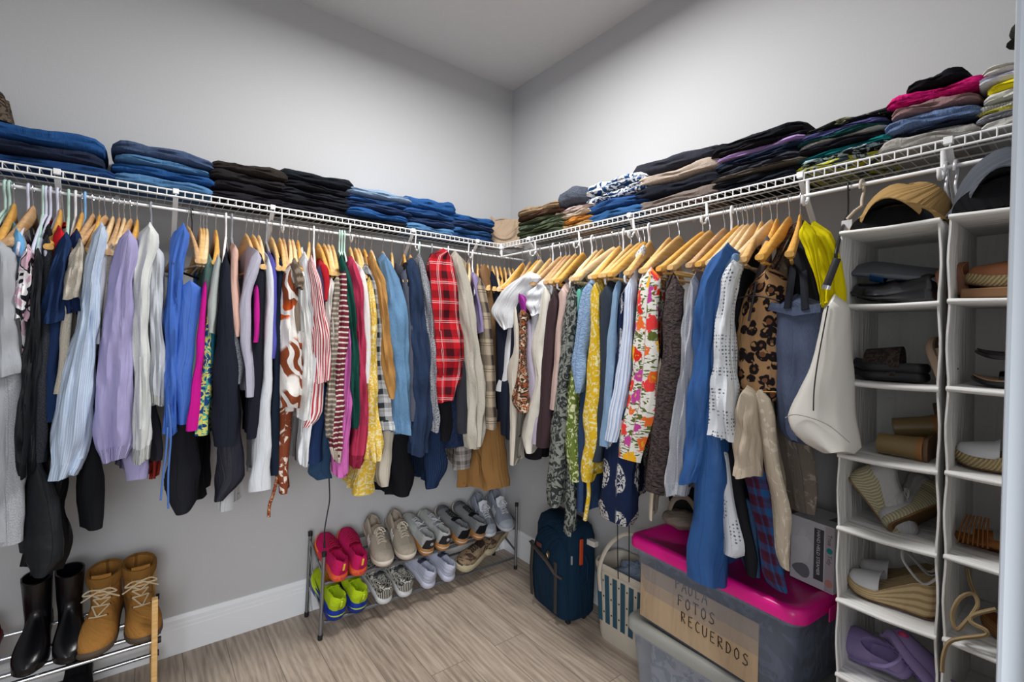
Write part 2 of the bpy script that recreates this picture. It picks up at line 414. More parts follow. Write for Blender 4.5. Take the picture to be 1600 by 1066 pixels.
tag(obj('shelf_corner_bracket', cp, wire, bevel=.001), 'white corner bracket joining the two wire shelves', 'bracket')

# ---------------------------------------------------------------- folded clothes on the shelves
def sup(c, e): return math.copysign(abs(c)**e, c)
def folded(name, label, cat, group, side, a0, a1, z0, h, mat, seed, sag=.0, layers=2, dd=.225, lift0=0, front=.248, tilt=0):
    """one folded garment: a soft pillow with the rounded folds facing the room"""
    rnd = random.Random(seed); n = 36; M = 15; rings = []
    ph = [rnd.uniform(0, 6.28) for _ in range(8)]
    off = rnd.uniform(-.006, .006); front = front+rnd.uniform(-.010, .004)
    for k in range(M+1):
        u = k/M; a = a0+(a1-a0)*u
        e = (1-abs(2*u-1)**13)
        eh = h*(.70+.30*e)*(1+.10*math.sin(ph[0]+u*5)+.05*math.sin(ph[1]+u*13))
        ef = .008*math.sin(ph[2]+u*4)+.004*math.sin(ph[3]+u*11)-(1-e)*.012
        r = []
        for i in range(n):
            t = 2*math.pi*i/n; c, s = math.cos(t), math.sin(t)
            y = .5+.5*sup(c, .45)*(1)            # 1 = room side
            zz = .5+.5*sup(s, .7)
            d = (front-dd)+dd*y+ef*(1 if c > 0 else .3)
            if layers > 1 and c > .35:          # creases between the layers of the fold
                d -= .009*sum(math.exp(-((zz-q/layers-.06*math.sin(ph[6]+u*6))/.07)**2) for q in range(1, layers))
            z = z0+lift0*u+tilt*(a-a0)+eh*zz+.004*noise.noise(Vector((u*9+seed, y*3, zz*2)))*(zz > .3)+.0025*math.sin(ph[4]+i*.9+u*9)*(zz > .2)
            d = max(.012, d)
            r.append(rsw(side, a, d+.0018*math.sin(ph[5]+i*2.1+u*17), z))
        rings.append(r)
    mb = MB(); uvs = []
    L = (a1-a0)
    for k, r in enumerate(rings):
        dd_ = 0
        for i, p in enumerate(r):
            if i: dd_ += (Vector(p)-Vector(r[i-1])).length
            uvs.append((abs(L)*k/M+seed*.37, dd_+seed*.21))
    # soft closed ends
    e0 = [tuple((Vector(p)*.55+c0*.45)) for p in rings[0] for c0 in [sum((Vector(q) for q in rings[0]), Vector())/n]]
    e1 = [tuple((Vector(p)*.55+c0*.45)) for p in rings[-1] for c0 in [sum((Vector(q) for q in rings[-1]), Vector())/n]]
    sgn = 1 if a1 > a0 else -1
    sh = Vector(rsw(side, 1, 0, 0))-Vector(rsw(side, 0, 0, 0))
    e0 = [tuple(Vector(p)-sh*.006*sgn) for p in e0]; e1 = [tuple(Vector(p)+sh*.006*sgn) for p in e1]
    mb.loft([e0]+rings+[e1], uvs=uvs[:n]+uvs+uvs[-n:])
    o = obj(name, mb, mat); tag(o, label, cat, group)
    return o
def stack(side, pxL, pxR, pyT, items, where, group, seed, dd=.225, front=.248):
    """items bottom to top: (kind word, colour words, material, relative height, optional extras)"""
    ax = 1 if side == 'L' else 0; idx = 0 if side == 'L' else 1
    yy = {'L': lambda x: 252+x*.165, 'R': lambda x: 381-(x-784)*.2335}[side]
    pxL -= 2; pxR += 3
    aL = -at(pxL, yy(pxL)-15, ax, -front)[idx]; aR = -at(pxR, yy(pxR)-15, ax, -front)[idx]
    zt = at((pxL+pxR)/2, pyT, ax, -front)[2]
    z = ZT+.0018; tot = sum(i[3] for i in items); hh = (zt-z)/tot
    for k, it in enumerate(items):
        kind, words, mat, w = it[:4]; kind = 'vest' if kind == 'top' else kind; ex = dict(it[4]) if len(it) > 4 else {}
        rr = random.Random(seed*31+k); j0, j1 = rr.uniform(-.010, .010), rr.uniform(-.010, .010)
        ins0, ins1 = ex.pop('l', 0), ex.pop('r', 0)
        sg = 1 if aR > aL else -1
        a0, a1 = aL+j0+sg*ins0, aR+j1-sg*ins1
        pos = 'bottom of' if k == 0 else ('top of' if k == len(items)-1 else None)
        lab = words+' '+kind.replace('_', ' ')+(', '+pos+' '+where if pos else ', '+('second' if k == 1 else 'third' if k == 2 else 'fourth' if k == 3 else 'fifth' if k == 4 else 'sixth' if k == 5 else 'seventh' if k == 6 else 'eighth')+' from bottom in '+where)
        folded('folded_'+kind, lab, 'jeans' if kind == 'jeans' else kind.replace('_', ' '), group, side, a0, a1, z, w*hh*1.03, mat, seed*10+k, dd=dd, front=front, **ex)
        z += w*hh
DN = dict(bright='1b4376', navy='1a2134', mid='234872', slate='364560', light='42698f', pale='70869f', blue='1b3b68', dark='1d2c4a', black='15171d', blackb='231f22')
def J(c, w=1, words=None, **k): return ('jeans', words, cloth(DN[c], kind='denim'), w, k)
def B(c, words, w=1, kind='trousers', pat='solid', c2=None, p=None, **k): return (kind, words, cloth(c, c2, pat, p), w, k)
g = 'folded jeans and trousers on the left shelf'
stack('L', -70, 172, 194, [J('blue', .95, 'deep blue denim'), J('navy', 1.0, 'dark navy denim', r=.03), J('bright', 1.4, 'bright blue denim', layers=2, r=.02)], 'the leftmost jeans stack', g, 1)
stack('L', 176, 331, 229, [J('light', 1, 'light washed blue'), J('bright', .9, 'saturated mid blue'), J('light', .7, 'pale washed blue', l=.01), J('slate', 1.1, 'slate blue', l=0)], 'the stack beside the black trousers', g, 2)
stack('L', 334, 451, 256, [B('1e1c22', 'washed black'), B('19171c', 'dark charcoal'), B('201d20', 'soft black'), B('2b2624', 'brownish black', 1.1)], 'the first black trouser stack', g, 3)
stack('L', 444, 550, 270, [B('1c1d24', 'charcoal black', 1), B('16171d', 'plain black', .9), B('1d1e26', 'dark grey', .8), B('121319', 'jet black', .8), B('14181f', 'inky black', 1.3)], 'the second black trouser stack', g, 4)
stack('L', 546, 641, 297, [B('17181e', 'thin black', .8), J('bright', 1, 'vivid blue'), J('dark', .9, 'dark indigo'), J('blue', .8, 'deep blue'), J('pale', 1, 'pale grey blue')], 'the stack with pale jeans on top', g, 5)
stack('L', 637, 712, 310, [J('light', .9, 'light blue'), J('dark', .8, 'dark indigo'), J('blue', .8, 'mid blue'), J('bright', 1.4, 'faded bright blue')], 'the stack right of the pale jeans', g, 6)
stack('L', 710, 770, 336, [J('blue', .9, 'deep blue'), J('mid', .8, 'mid blue'), J('dark', .9, 'inky blue'), J('bright', 1.2, 'washed blue')], 'the small stack by the beige bag', g, 7)
g = 'folded clothes on the right shelf'
stack('R', 808, 873, 319, [B('39402f', 'dark olive', .9), B('4a523c', 'olive green', 1), B('5f6a58', 'sage green', .9), B('454b35', 'moss green', .8), B('4e382c', 'chocolate brown', .8), B('9b8468', 'khaki beige', 1.3)], 'the green stack near the corner', g, 8)
stack('R', 862, 918, 322, [B('b08d5e', 'sandy tan', 1), B('b97c38', 'mustard orange', 1), B('b3a594', 'oatmeal', 1, l=-.01), B('b9a7a2', 'pale rose', .9)], 'the tan stack under the knit', g, 9)
stack('R', 913, 1005, 276, [J('mid', 1.2, 'mid blue', r=.01), J('blue', 1.2, 'deep blue'), B('1d3a63', 'blue and white leaf print', 1.1, 'shirt', 'mottle', 'e4e6e6', (26, .52)), B('1c4470', 'navy and white floral', 1.3, 'shirt', 'mottle', 'e8eaea', (20, .5))], 'the floral stack', g, 11)
stack('R', 991, 1118, 236, [B('70655f', 'taupe brown', 1.1), B('171a24', 'black', 1.2), B('a4968a', 'beige stone', 1.1, l=.01), B('1a1c24', 'faded black', 1.3, 'jeans', 'denim', '33353f', l=-.01)], 'the beige and black stack', g, 12)
stack('R', 1113, 1250, 204, [B('141821', 'matt black', 1), B('1a1c23', 'black sports', 1), B('57504a', 'taupe grey', .7), B('33353f', 'charcoal grey', .9), B('1a202c', 'navy black', .7), B('1c2940', 'dark navy', .8), B('a78bbd', 'lilac', .9, 'top'), B('1d1a20', 'thin dark', .5, 'top'), B('14171c', 'loose black', 1.7, 'top')], 'the leggings stack with a lilac top', g, 13)
stack('R', 1245, 1383, 185, [B('3f4a55', 'yellow and grey camouflage', 1.3, 'shirt', 'mottle3', 'b0ad1e', (14, 'aeb8bb')), B('191c22', 'black pattern', .8, 'shirt', 'mottle', '9fb3ba', (24, .56)), B('0d6a6e', 'teal', .8, 'shirt'), B('16171e', 'black', 1.1, 'shirt'), B('c9c6c2', 'white edged', .4, 'shirt'), B('1c4d4e', 'dark green', .5, 'shirt'), B('4a4a78', 'slate purple', .9, 'shirt', r=.0), B('1b1d20', 'black leaf print', .9, 'shirt', 'mottle', '8b8d6a', (16, .62), l=.02)], 'the patterned shirt stack', g, 14)
stack('R', 1386, 1532, 113, [B('b9b6b1', 'thick cream white', 1.5, 'sweater', 'fleece', l=-.01), B('1a2333', 'thin navy', .3, 'top'), B('42587f', 'heather blue', 1.5, 'sweater', 'heather', '6d82a6'), B('8c6f70', 'dusty mauve', 1.1, 'sweater', r=.01), B('d81a78', 'magenta pink textured', 1.3, 'sweater', 'crinkle', '8c0a48', r=-.01), B('131418', 'loose black', 1.1, 'top', l=.045, r=.03)], 'the stack with a pink sweater', g, 15)
stack('R', 1530, 1700, 82, [B('c9c9c4', 'ivory', 1.1, 'shirt'), B('6b6d78', 'grey striped', .8, 'shirt', 'hstripe', 'a8aab0', (.006, .5)), B('a09a3c', 'olive edged', .3, 'shirt'), B('d6d7d3', 'white ribbed', 1, 'shirt', 'knit', 'b9bab7'), B('cfd0ca', 'white folded', .9, 'shirt'), B('2a303c', 'charcoal and yellow', 1, 'shirt', 'hstripe', 'e6d820', (.09, .6), l=.01), B('cfd0e0', 'bluish white', 1, 'shirt'), B('dedbd2', 'crumpled white', .9, 'shirt', 'fleece', l=.01)], 'the white stack by the doorway', g, 16)
# crumpled heather knit lying half on the tan stack
yk = -at(893, 320, 0, -.2)[1]; zk = at(893, 322, 0, -.2)[2]
k = folded('folded_sweater', 'dark heather grey knit sweater heaped on the small tan stack', 'sweater', None, 'R', yk-.055, yk+.085, zk-.003, .072, cloth('2c2f38', '5d6472', 'heather', 300), 171, dd=.2, layers=1, lift0=.012)

# tan leather tote standing in the shelf corner
def corner_bag():
    t = thing('tote_bag', 'slouchy tan leather tote bag standing in the shelf corner', 'bag', (-.17, -.17, ZT))
    m = cloth('a38c74', 'b9a48c', 'satin')
    mb = MB(); rings = []
    for k in range(11):
        v = k/10; r = []
        wdt = .115*(1-.12*v)+.012*math.sin(v*5); dep = .05*(1-.55*v)
        for i in range(32):
            a = 2*math.pi*i/32; x = sup(math.cos(a), .7)*wdt; y = sup(math.sin(a), .8)*dep*(1+.2*math.sin(3*a+v*4))
            z = v*(.165+.016*math.cos(2*a+.5)+.012*math.sin(3*a))
            r.append((x*.707+y*.707, -x*.707+y*.707, z+.002))
        rings.append(r)
    mb.loft(rings, True, False)
    inner = [[(p[0]*.9, p[1]*.9, p[2]-.01-.03*q) for p in rings[-1]] for q in (0, 1, 2)]
    mb.loft([rings[-1]]+inner, False, True)
    obj('bag_body', mb, m, t)
    h = MB(); pts = []
    for k in range(15):
        a = math.pi*k/14; x = .07*math.cos(a); z = .145-.085*math.sin(a); pts.append((x*.707-.052, -x*.707-.052, z))
    h.tube(pts, .005, 8, flat=.5); obj('handle', h, m, t)
    h = MB(); pts = []
    for k in range(15):
        a = math.pi*k/14; x = .055*math.cos(a)-.02; z = .16+.02*math.sin(a); pts.append((x*.707+.02, -x*.707+.02, z))
    h.tube(pts, .005, 8, flat=.5); obj('handle', h, m, t)
corner_bag()
# straw bag at the far left end of the shelf, on the jeans
def leftbag():
    p = at(-20, 172, 1, -.16)
    t = thing('straw_bag', 'brown woven straw bag lying on the leftmost jeans stack', 'bag', (p.x, -.15, at(8, 188, 1, -.2)[2]+.0))
    mb = MB(); rings = []
    for k in range(9):
        v = k/8; w = .062*(1-.45*v); r = [(sup(math.cos(6.283*i/28), .7)*w+.012*math.sin(i*1.3)*v, sup(math.sin(6.283*i/28), .7)*.05, v*.085) for i in range(28)]; rings.append(r)
    mb.loft(rings); obj('bag_body', mb, cloth('5f5347', '2b241e', 'mottle', (60, .5)), t)
    h = MB(); h.tube([((.035*math.cos(math.pi*k/10)), 0, .08+.03*math.sin(math.pi*k/10)) for k in range(11)], .005, 8); obj('handle', h, cloth('4a4038', kind='solid'), t)
leftbag()
# dark cap lying on the white stack, cut by the doorway
def blackcap():
    p = at(1622, 52, 0, -.13); t = thing('knit_hat', 'dark hat on the white stack, mostly hidden by the doorway', 'hat', (-.13, p.y, at(1592, 66, 0, -.13)[2]-.01))
    mb = MB(); mb.ball((0, 0, .035), .05, .05, .03); obj('hat_crown', mb, cloth('22251f', '3a3f34', 'knit'), t)
    b = MB(); b.ball((0, 0, .008), .055, .055, .006); obj('hat_brim', b, cloth('22251f', '3a3f34', 'knit'), t)
blackcap()

# ---------------------------------------------------------------- hangers
def wood(c, c2):
    k = 'wood'+c
    if k not in MATS:
        m = N('varnished_wood', .38, 0, .5); w = m.t.nodes.new('ShaderNodeTexNoise'); w.inputs['Scale'].default_value = 1; w.inputs['Detail'].default_value = 4
        mp = m.t.nodes.new('ShaderNodeMapping'); mp.inputs['Scale'].default_value = (9, 120, 120); m.l(m.obj(), mp.inputs[0]); m.l(mp.outputs[0], w.inputs['Vector'])
        m.base(m.ramp(w.outputs['Fac'], [(.35, c), (.65, c2)])); MATS[k] = m.m
    return MATS[k]
WOODS = [wood('cb9f60', 'dcb67c'), wood('d6b483', 'e4c9a0'), wood('c8923f', 'daa855'), wood('b48a5e', 'c8a47a')]
chrome = plain('c9ccd2', .22, 1, .5, 'chrome_wire'); blackm = plain('1a1b1f', .5, 0, .4, 'black_plastic')
def hook_pts(zn, r=.0135, lean=0):
    P = []
    for k in range(9):
        a = math.radians(215-27*k); P.append((r*math.cos(a)*1.0, 0, r*math.sin(a)-.0045))
    P += [(r*.95, 0, -.018), (.004, 0, -.034), (0, 0, -.045), (0, 0, zn)]
    return P
HM = {}
def hanger_parts(style):
    """returns [(name, mesh builder, material)] in the hanger's own frame, rod at the origin, arms along x"""
    if style[:4] == 'wood':
        w = WOODS[int(style[4:] or 0)]
        bar = MB(); rings = []; M = 24
        for k in range(M+1):
            u = -1+2*k/M; x = .213*u; au = abs(u)
            zc = -.092-.128*au**1.25+(.010 if au > .93 else 0)*(au-.93)/.07
            hh = .021*(1-au)**1.6+.0145; 
            if au > .97: hh *= .55
            th = .0062+.0055*au**2; yo = -.018*au**2
            sl = -.15*u
            rings.append([(x+.0*sl, yo+th*sup(math.cos(t), .7), zc+hh*sup(math.sin(t), .7)) for t in [2*math.pi*i/12 for i in range(12)]])
        bar.loft(rings)
        rod = MB(); rod.cyl((-.19, -.014, -.222), (.19, -.014, -.222), .0045, 8)
        hk = MB(); hk.tube(hook_pts(-.073), .0016, 6)
        return [('arms', bar, w), ('trouser_bar', rod, w), ('hook', hk, chrome)]
    col = dict(white='e8e9ee', mint='b6d6cc', lilac='cfd2e6', blue='7fb2e2', black='1c1d21', grey='8b8f96')[style]
    m = plain(col, .4, 0, .4, 'plastic_'+style)
    hk = MB(); hk.tube(hook_pts(-.085), .0036 if style != 'black' else .0022, 8)
    fr = MB(); P = [(0, 0, -.085)]
    P = [(0, 0, -.083), (.05, 0, -.108), (.12, 0, -.152), (.19, 0, -.205), (.208, 0, -.224), (.205, 0, -.238), (.19, 0, -.243), (0, 0, -.243), (-.19, 0, -.243), (-.205, 0, -.238), (-.208, 0, -.224), (-.19, 0, -.205), (-.12, 0, -.152), (-.05, 0, -.108)]
    fr.tube(P, .0042, 8, closed=True)
    return [('hook', hk, m), ('hanger_frame', fr, m)]
def hanger(side, neck, tip, style, label, group=None, ang=None):
    """neck: photo column of the neck; tip: photo column of the room-side tip; the yaw follows from the two"""
    ax = 1 if side == 'L' else 0
    y = 320 if side == 'L' else 350
    for _ in range(3):
        p = at(neck, y, ax, -RD); q = Vector(p); q.z = 1.725; y = pr(q)[1]
    p = Vector(p); p.z = ZR+.005
    best = None
    base_ = math.radians(-90 if side == 'L' else 180)
    if ang is None:
        for d in range(-50, 51, 1):
            a = base_+math.radians(d)
            P = Vector((p.x+.21*math.cos(a), p.y+.21*math.sin(a), ZR-.225)); e = abs(pr(P)[0]-tip)
            e += abs(d)*.01
            if best is None or e < best[0]: best = (e, a)
        a = best[1]
    else: a = base_+math.radians(ang)
    nm = ('wooden_hanger' if style[:4] == 'wood' else 'plastic_hanger')
    t = thing(nm, label, 'hanger', p, a, group)
    if style not in HM:
        HM[style] = [obj(n, mb, m, t) for n, mb, m in hanger_parts(style)]
    else:
        for o in HM[style]:
            c = o.copy(); COL.objects.link(c); c.parent = t
    return t

# ---------------------------------------------------------------- garments
def smooth_rows(rows, n):
    """resample rows (z, c, hw) with smooth interpolation along z"""
    ts = [0]
    for a, b in zip(rows, rows[1:]): ts.append(ts[-1]+max(1e-4, abs(a[0]-b[0])))
    T = ts[-1]; out = []
    for k in range(n):
        t = T*k/(n-1); i = max(j for j in range(len(ts)) if ts[j] <= t+1e-9); i = min(i, len(rows)-2)
        u = (t-ts[i])/(ts[i+1]-ts[i])
        p0, p1, p2, p3 = rows[max(i-1, 0)], rows[i], rows[i+1], rows[min(i+2, len(rows)-1)]
        h = []
        for q in range(len(p1)):
            m1 = (p2[q]-p0[q])*.5; m2 = (p3[q]-p1[q])*.5
            if q == 0: h.append(p1[0]+(p2[0]-p1[0])*u); continue
            h.append((2*u**3-3*u**2+1)*p1[q]+(u**3-2*u**2+u)*m1+(-2*u**3+3*u**2)*p2[q]+(u**3-u**2)*m2)
        out.append(h)
    return out
def rows3(side, rows, reach):
    ax = 1 if side == 'L' else 0; i = 0 if side == 'L' else 1; out = []
    for r in rows:
        rc = r[3] if len(r) > 3 else reach
        a = at(r[1], r[0], ax, -(RD+rc)); b = at(r[2], r[0], ax, -(RD+rc))
        out.append(((a[2]+b[2])/2, -(a[i]+b[i])/2, abs(a[i]-b[i])/2, rc))
    return out
def hemring(rings, depth=.03):
    """turn the lower edge inward so a hem or cuff reads as an open fold"""
    last = rings[-1]; n = len(last); c = sum((Vector(p) for p in last), Vector())/n
    a = [tuple(c+(Vector(p)-c)*.9+Vector((0, 0, .0))) for p in last]
    b = [tuple(c+(Vector(p)-c)*.75+Vector((0, 0, depth))) for p in last]
    return rings+[a, b]
def tube_piece(side, rows, reach, seed, dep=.042, folds=1.0, n=34, N_=40, neck=True, flat_top=False):
    """a hanging sleeve / folded cloth: rows give its outline seen from the room"""
    R_ = smooth_rows(rows3(side, rows, reach), n); rnd = random.Random(seed); rings = []
    ph = [rnd.uniform(0, 6.3) for _ in range(6)]
    f1, f2 = rnd.choice([3, 4, 5]), rnd.choice([7, 8, 9])
    tot = R_[0][0]-R_[-1][0]
    for k, (z, c, hw, rc) in enumerate(R_):
        v = (R_[0][0]-z)/max(tot, 1e-4)
        sh = 1 if flat_top else min(1, .12+1.1*math.sqrt(min(1, (R_[0][0]-z)/.035)))
        hwk = max(.003, hw*sh); dk = min(dep, hw*1.1+.008)*(sh*.7+.3)
        r = []
        for i in range(N_):
            t = 2*math.pi*i/N_
            am = folds*(.05+.16*v)
            q = 1+am*math.sin(f1*t+ph[0]+v*1.6+.4*math.sin(v*5+ph[1]))+am*.5*math.sin(f2*t+ph[2]-v*2.2)
            zz = 1+.02*folds*math.sin(v*22+ph[3]+2*math.sin(t))
            nz = noise.noise(Vector((math.cos(t)*2.0+seed*.73, math.sin(t)*2.0, z*(6.5+1.5*math.sin(seed)))))
            cr = .010*folds*nz+.006*folds*noise.noise(Vector((math.cos(t)*3.1+seed, math.sin(t)*3.1+c*9, z*13)))
            hwj = hwk+cr*min(1, v*4+.2)
            r.append(rsw(side, c+hwj*math.cos(t)*(.94+.06*q)*zz, RD+rc-dk+(dk+cr*1.6*min(1, v*4+.1))*math.sin(t)*q+.004*folds*math.sin(v*17+ph[4]+t), z+.006*math.sin(t*2+ph[5])*v+(.025*(1-v)*(1-math.sin(t))*.5 if v < .3 else 0)))
        rings.append(r)
    return rings
def slab_piece(side, hook_a, rows, reach, seed, back=.19, t=.010, wave=1.0, n=22, nS=22, rise=.115, neckw=.055, drop=0):
    """body of a garment hanging across the rod, from the room-side edge back toward the wall"""
    R_ = smooth_rows(rows3(side, rows, reach), n); rnd = random.Random(seed)
    ph = [rnd.uniform(0, 6.3) for _ in range(8)]; rings = []; z0 = R_[0][0]; tot = z0-R_[-1][0]
    for k, (z, c, hw, rc) in enumerate(R_):
        v = (z0-z)/max(tot, 1e-4); full = rc+back; A = []; B = []
        sh = min(1, .10+1.05*math.sqrt(min(1, (z0-z)/.03)))
        for j in range(nS+1):
            d = (1-math.cos(math.pi*j/nS))/2; dist = d*full
            w = (t+(max(hw, .004)-t)*max(0, 1-d*2.2)**1.3)*sh
            w *= math.sqrt(max(0, 1-(1-min(dist/(.6*max(hw, .01)+.004), 1))**2))*.98+.02
            w *= 1 if d < .9 else max(.25, (1-d)/.1)
            x = hook_a+(c-hook_a)*max(-.35, (1-dist/rc))
            wv = wave*(.15+.85*v)*(.0085*math.sin(d*17+ph[0]+1.2*math.sin(v*3+ph[1]))+.0045*math.sin(d*37+ph[2]+v*3)+.006*math.sin(v*6+d*5+ph[3]))*min(1, d*6+.25)
            rz = rise*max(0, 1-abs(dist-rc)/rc)**1.05 if rc > 0 else 0
            if abs(dist-rc) < neckw: rz = min(rz, rise*(1-neckw/rc))-.0
            zz = z+rz*max(0, 1-v*1.15)**1.6+.008*math.sin(d*11+ph[4])*v-drop*d*v
            nz = .007*wave*noise.noise(Vector((dist*22+seed, z*9, seed*.31)))*(.3+v)
            wv += nz; w *= 1+.25*noise.noise(Vector((dist*30+seed*2.1, z*11, 3)))
            y = RD+rc-dist
            y = max(y, .02)
            A.append(rsw(side, x+w+wv, y, zz)); B.append(rsw(side, x-w+wv, y, zz))
        rings.append(A+B[::-1])
    return rings
def uvm(rings, seed):
    n = len(rings[0]); uv = []; cs = []
    ref = rings[len(rings)//2]; d = 0
    for i in range(n):
        if i: d += (Vector(ref[i])-Vector(ref[i-1])).length
        cs.append(d)
    off = (seed*.137) % 1.7
    for r in rings:
        for i, p in enumerate(r): uv.append((cs[i]+off, p[2]))
    return uv
USED = {}
def col_of(side, hook):
    ax = 1 if side == 'L' else 0; y = 320
    for _ in range(3):
        p = at(hook, y, ax, -RD); q = Vector(p); q.z = 1.725; y = pr(q)[1]
    return -(p[0] if side == 'L' else p[1])
SEED = [0]
def G(side, name, short, extra, cat, mat, hook, rows, kind='sleeve', body=None, reach=.20, hang='wood0', tip=None, collar=None, cuff=None, wave=1.0, folds=1.0, t=.010, dep=.042, back=.19, rise=.115, bmat=None, bodyin=.03, drop=0, htip=None):
    SEED[0] += 1; sd = SEED[0]; name = 'vest' if name == 'top' else name
    a = col_of(side, hook)
    r3 = rows3(side, rows, reach)
    if rise > 0: rise = max(.012, min(rise, ZR-.090-r3[0][0]))
    org = Vector(rsw(side, a, RD, ZR)); root = thing(name, short+' '+extra, cat, org)
    K = dict(parent=root, world=True)
    brows = body or (rows if kind == 'body' else [(r[0], r[1]+(r[2]-r[1])*.25, r[1]+(r[2]-r[1])*.75)+tuple(r[3:]) for r in rows])
    br = [tuple(b[:3])+((b[3] if len(b) > 3 else reach)-(bodyin if kind == 'sleeve' else 0),) for b in brows]
    rings = slab_piece(side, a, br, reach, sd, back, t, wave, rise=rise, drop=drop); rings = hemring(rings, .02)
    mb = MB(); mb.loft(rings, uvs=uvm(rings, sd)); obj('garment_body', mb, bmat or mat, **K)
    if kind == 'sleeve':
        rg = tube_piece(side, rows, reach, sd+500, dep, folds); rg = hemring(rg)
        mb = MB(); mb.loft(rg, uvs=uvm(rg, sd+3)); obj('sleeve', mb, mat, **K)
        # the sleeve on the wall side
        bk = [(z+.02, a+(a-c)*.5, min(hw, .03), -.17) for z, c, hw, rc in r3]
        r2 = []
        for k, (z, c, hw, rc) in enumerate(smooth_rows(bk, 8)):
            r2.append([rsw(side, c+hw*.6*math.cos(q)*min(1, .3+k*.4), max(.012, RD+rc+.022*math.sin(q)), z) for q in [2*math.pi*i/12 for i in range(12)]])
        mb = MB(); mb.loft(r2, uvs=uvm(r2, sd+5)); obj('sleeve', mb, mat, **K)
        if cuff:
            rg2 = [[tuple(p) for p in r] for r in rg[:-2]]; zb = rg2[-1][0][2]; seg = []
            for r in rg2[-cuff[1]:]:
                c = sum((Vector(p) for p in r), Vector())/len(r); seg.append([tuple(c+(Vector(p)-c)*1.05) for p in r])
            seg[0] = [tuple(Vector(p)) for p in rg2[-cuff[1]]]
            seg = hemring(seg, .02); mb = MB(); mb.loft(seg, False, True, uvs=uvm(seg, sd)); obj('cuff', mb, cuff[0] or mat, **K)
    if collar:
        ztop = min(r3[0][0]+rise, ZR-.086); nb = []; H_ = .026 if collar[0] == 'shirt' else .012; ln = .046 if collar[0] == 'shirt' else .052
        for k in range(5):
            v = k/4; fl = (1.25-.3*v if collar[0] == 'shirt' else 1.04-.06*v); z = ztop-.016+H_*v
            nb.append([rsw(side, a+.019*fl*math.cos(q)+.012*math.sin(q), RD+.008+ln*fl*math.sin(q), z-.022*max(0, math.sin(q))) for q in [2*math.pi*i/24 for i in range(24)]])
        inn = [[rsw(side, a+.013*math.cos(q)+.01*math.sin(q), RD+.008+ln*.8*math.sin(q), z-.022*max(0, math.sin(q))) for q in [2*math.pi*i/24 for i in range(24)]] for z in (ztop+H_-.018, ztop-.02)]
        mb = MB(); mb.loft(nb+inn, False, True, uvs=uvm(nb+inn, sd)); obj('collar', mb, collar[1] or mat, **K)
    if hang:
        if htip is None:
            z, c, hw, rc = r3[0]; P = Vector(rsw(side, c, RD+rc, z)); htip = pr(P)[0]
        hanger(side, hook, tip if tip is not None else htip, hang, {'w': 'wooden', 'm': 'mint green plastic', 'l': 'lilac white plastic', 'b': 'blue plastic', 'g': 'grey plastic'}.get(hang[0] if hang not in ('white', 'black') else '', hang+' plastic')+' hanger holding the '+short)
    return root

# ---------------------------------------------------------------- clothes on the left rod
S = cloth
G('L', 'tee_shirt', 'light grey short-sleeved tee', 'at the left edge of the photo', 'shirt', S('a7abb0'), -12, [(388, -28, 20), (430, -30, 23), (480, -30, 24), (540, -30, 26), (588, -28, 27)], reach=.25, body=[(400, -35, 5), (600, -40, 20), (850, -45, 30)], hang='wood2', tip=-25, collar=('crew', None))
G('L', 'sweatshirt', 'long heather grey sweatshirt', 'hanging low at the left edge', 'sweatshirt', S('8f9299', 'b6b8bd', 'heather'), 8, [(410, -10, 24), (520, -20, 30), (600, -20, 42), (700, -20, 46), (800, -30, 48), (850, -30, 49)], kind='body', reach=.215, hang='mint', tip=-30, t=.014)
G('L', 'top', 'sky blue short-sleeved top', 'peeking out behind the light grey tee', 'shirt', S('6fb0e0'), 15, [(362, 18, 38), (400, 14, 44), (450, 16, 34), (530, 22, 36), (560, 20, 34), (650, 5, 30)], kind='body', reach=.19, hang='mint', tip=-20)
G('L', 'top', 'mid grey jersey top', 'squeezed beside the sky blue top', 'shirt', S('7f8389', 'a0a3a9', 'heather'), 22, [(372, 24, 46), (420, 24, 46), (470, 20, 40), (560, 20, 34)], kind='body', reach=.18, hang='wood2', tip=9)
G('L', 'tee_shirt', 'pink tee with black and white spots', 'left of the long black coat', 'shirt', S('d9b3c4', '23232b', 'mottle3', (9, 'f0eef0')), 44, [(394, 33, 52), (420, 27, 50), (450, 21, 49), (480, 17, 50), (500, 19, 44)], reach=.235, hang='lilac', tip=28, body=[(400, 32, 42), (560, 28, 40)])
G('L', 'coat', 'long charcoal coat', 'with a full black sleeve beside the pink tee', 'coat', S('1a1c20', '23262b', 'satin'), 52, [(400, 50, 66), (480, 44, 62), (560, 36, 60), (650, 26, 56), (700, 22, 54), (744, 24, 50)], reach=.235, hang='wood3', tip=21, body=[(400, 50, 60), (600, 48, 70), (720, 45, 62), (800, 44, 110), (885, 48, 112), (903, 60, 78)], back=.1, cuff=(S('101114', '1c1e24', 'satin'), 3))
G('L', 'cardigan', 'dark speckled cardigan', 'narrow strip right of the charcoal coat', 'cardigan', S('1f2126', '3f4249', 'heather'), 67, [(372, 66, 84), (440, 64, 84), (520, 60, 78), (620, 54, 74), (690, 52, 75), (722, 52, 76)], kind='body', reach=.21, hang='mint', tip=60)
G('L', 'skirt', 'long black satin skirt', 'hanging lowest, above the black boots', 'skirt', S('08090c', '111318', 'satin'), 72, [(690, 52, 110), (740, 44, 118), (800, 45, 116), (850, 50, 119), (880, 56, 100), (902, 62, 80)], kind='body', reach=.14, hang='lilac', tip=50, rise=0, wave=1.6, t=.03, back=.02)
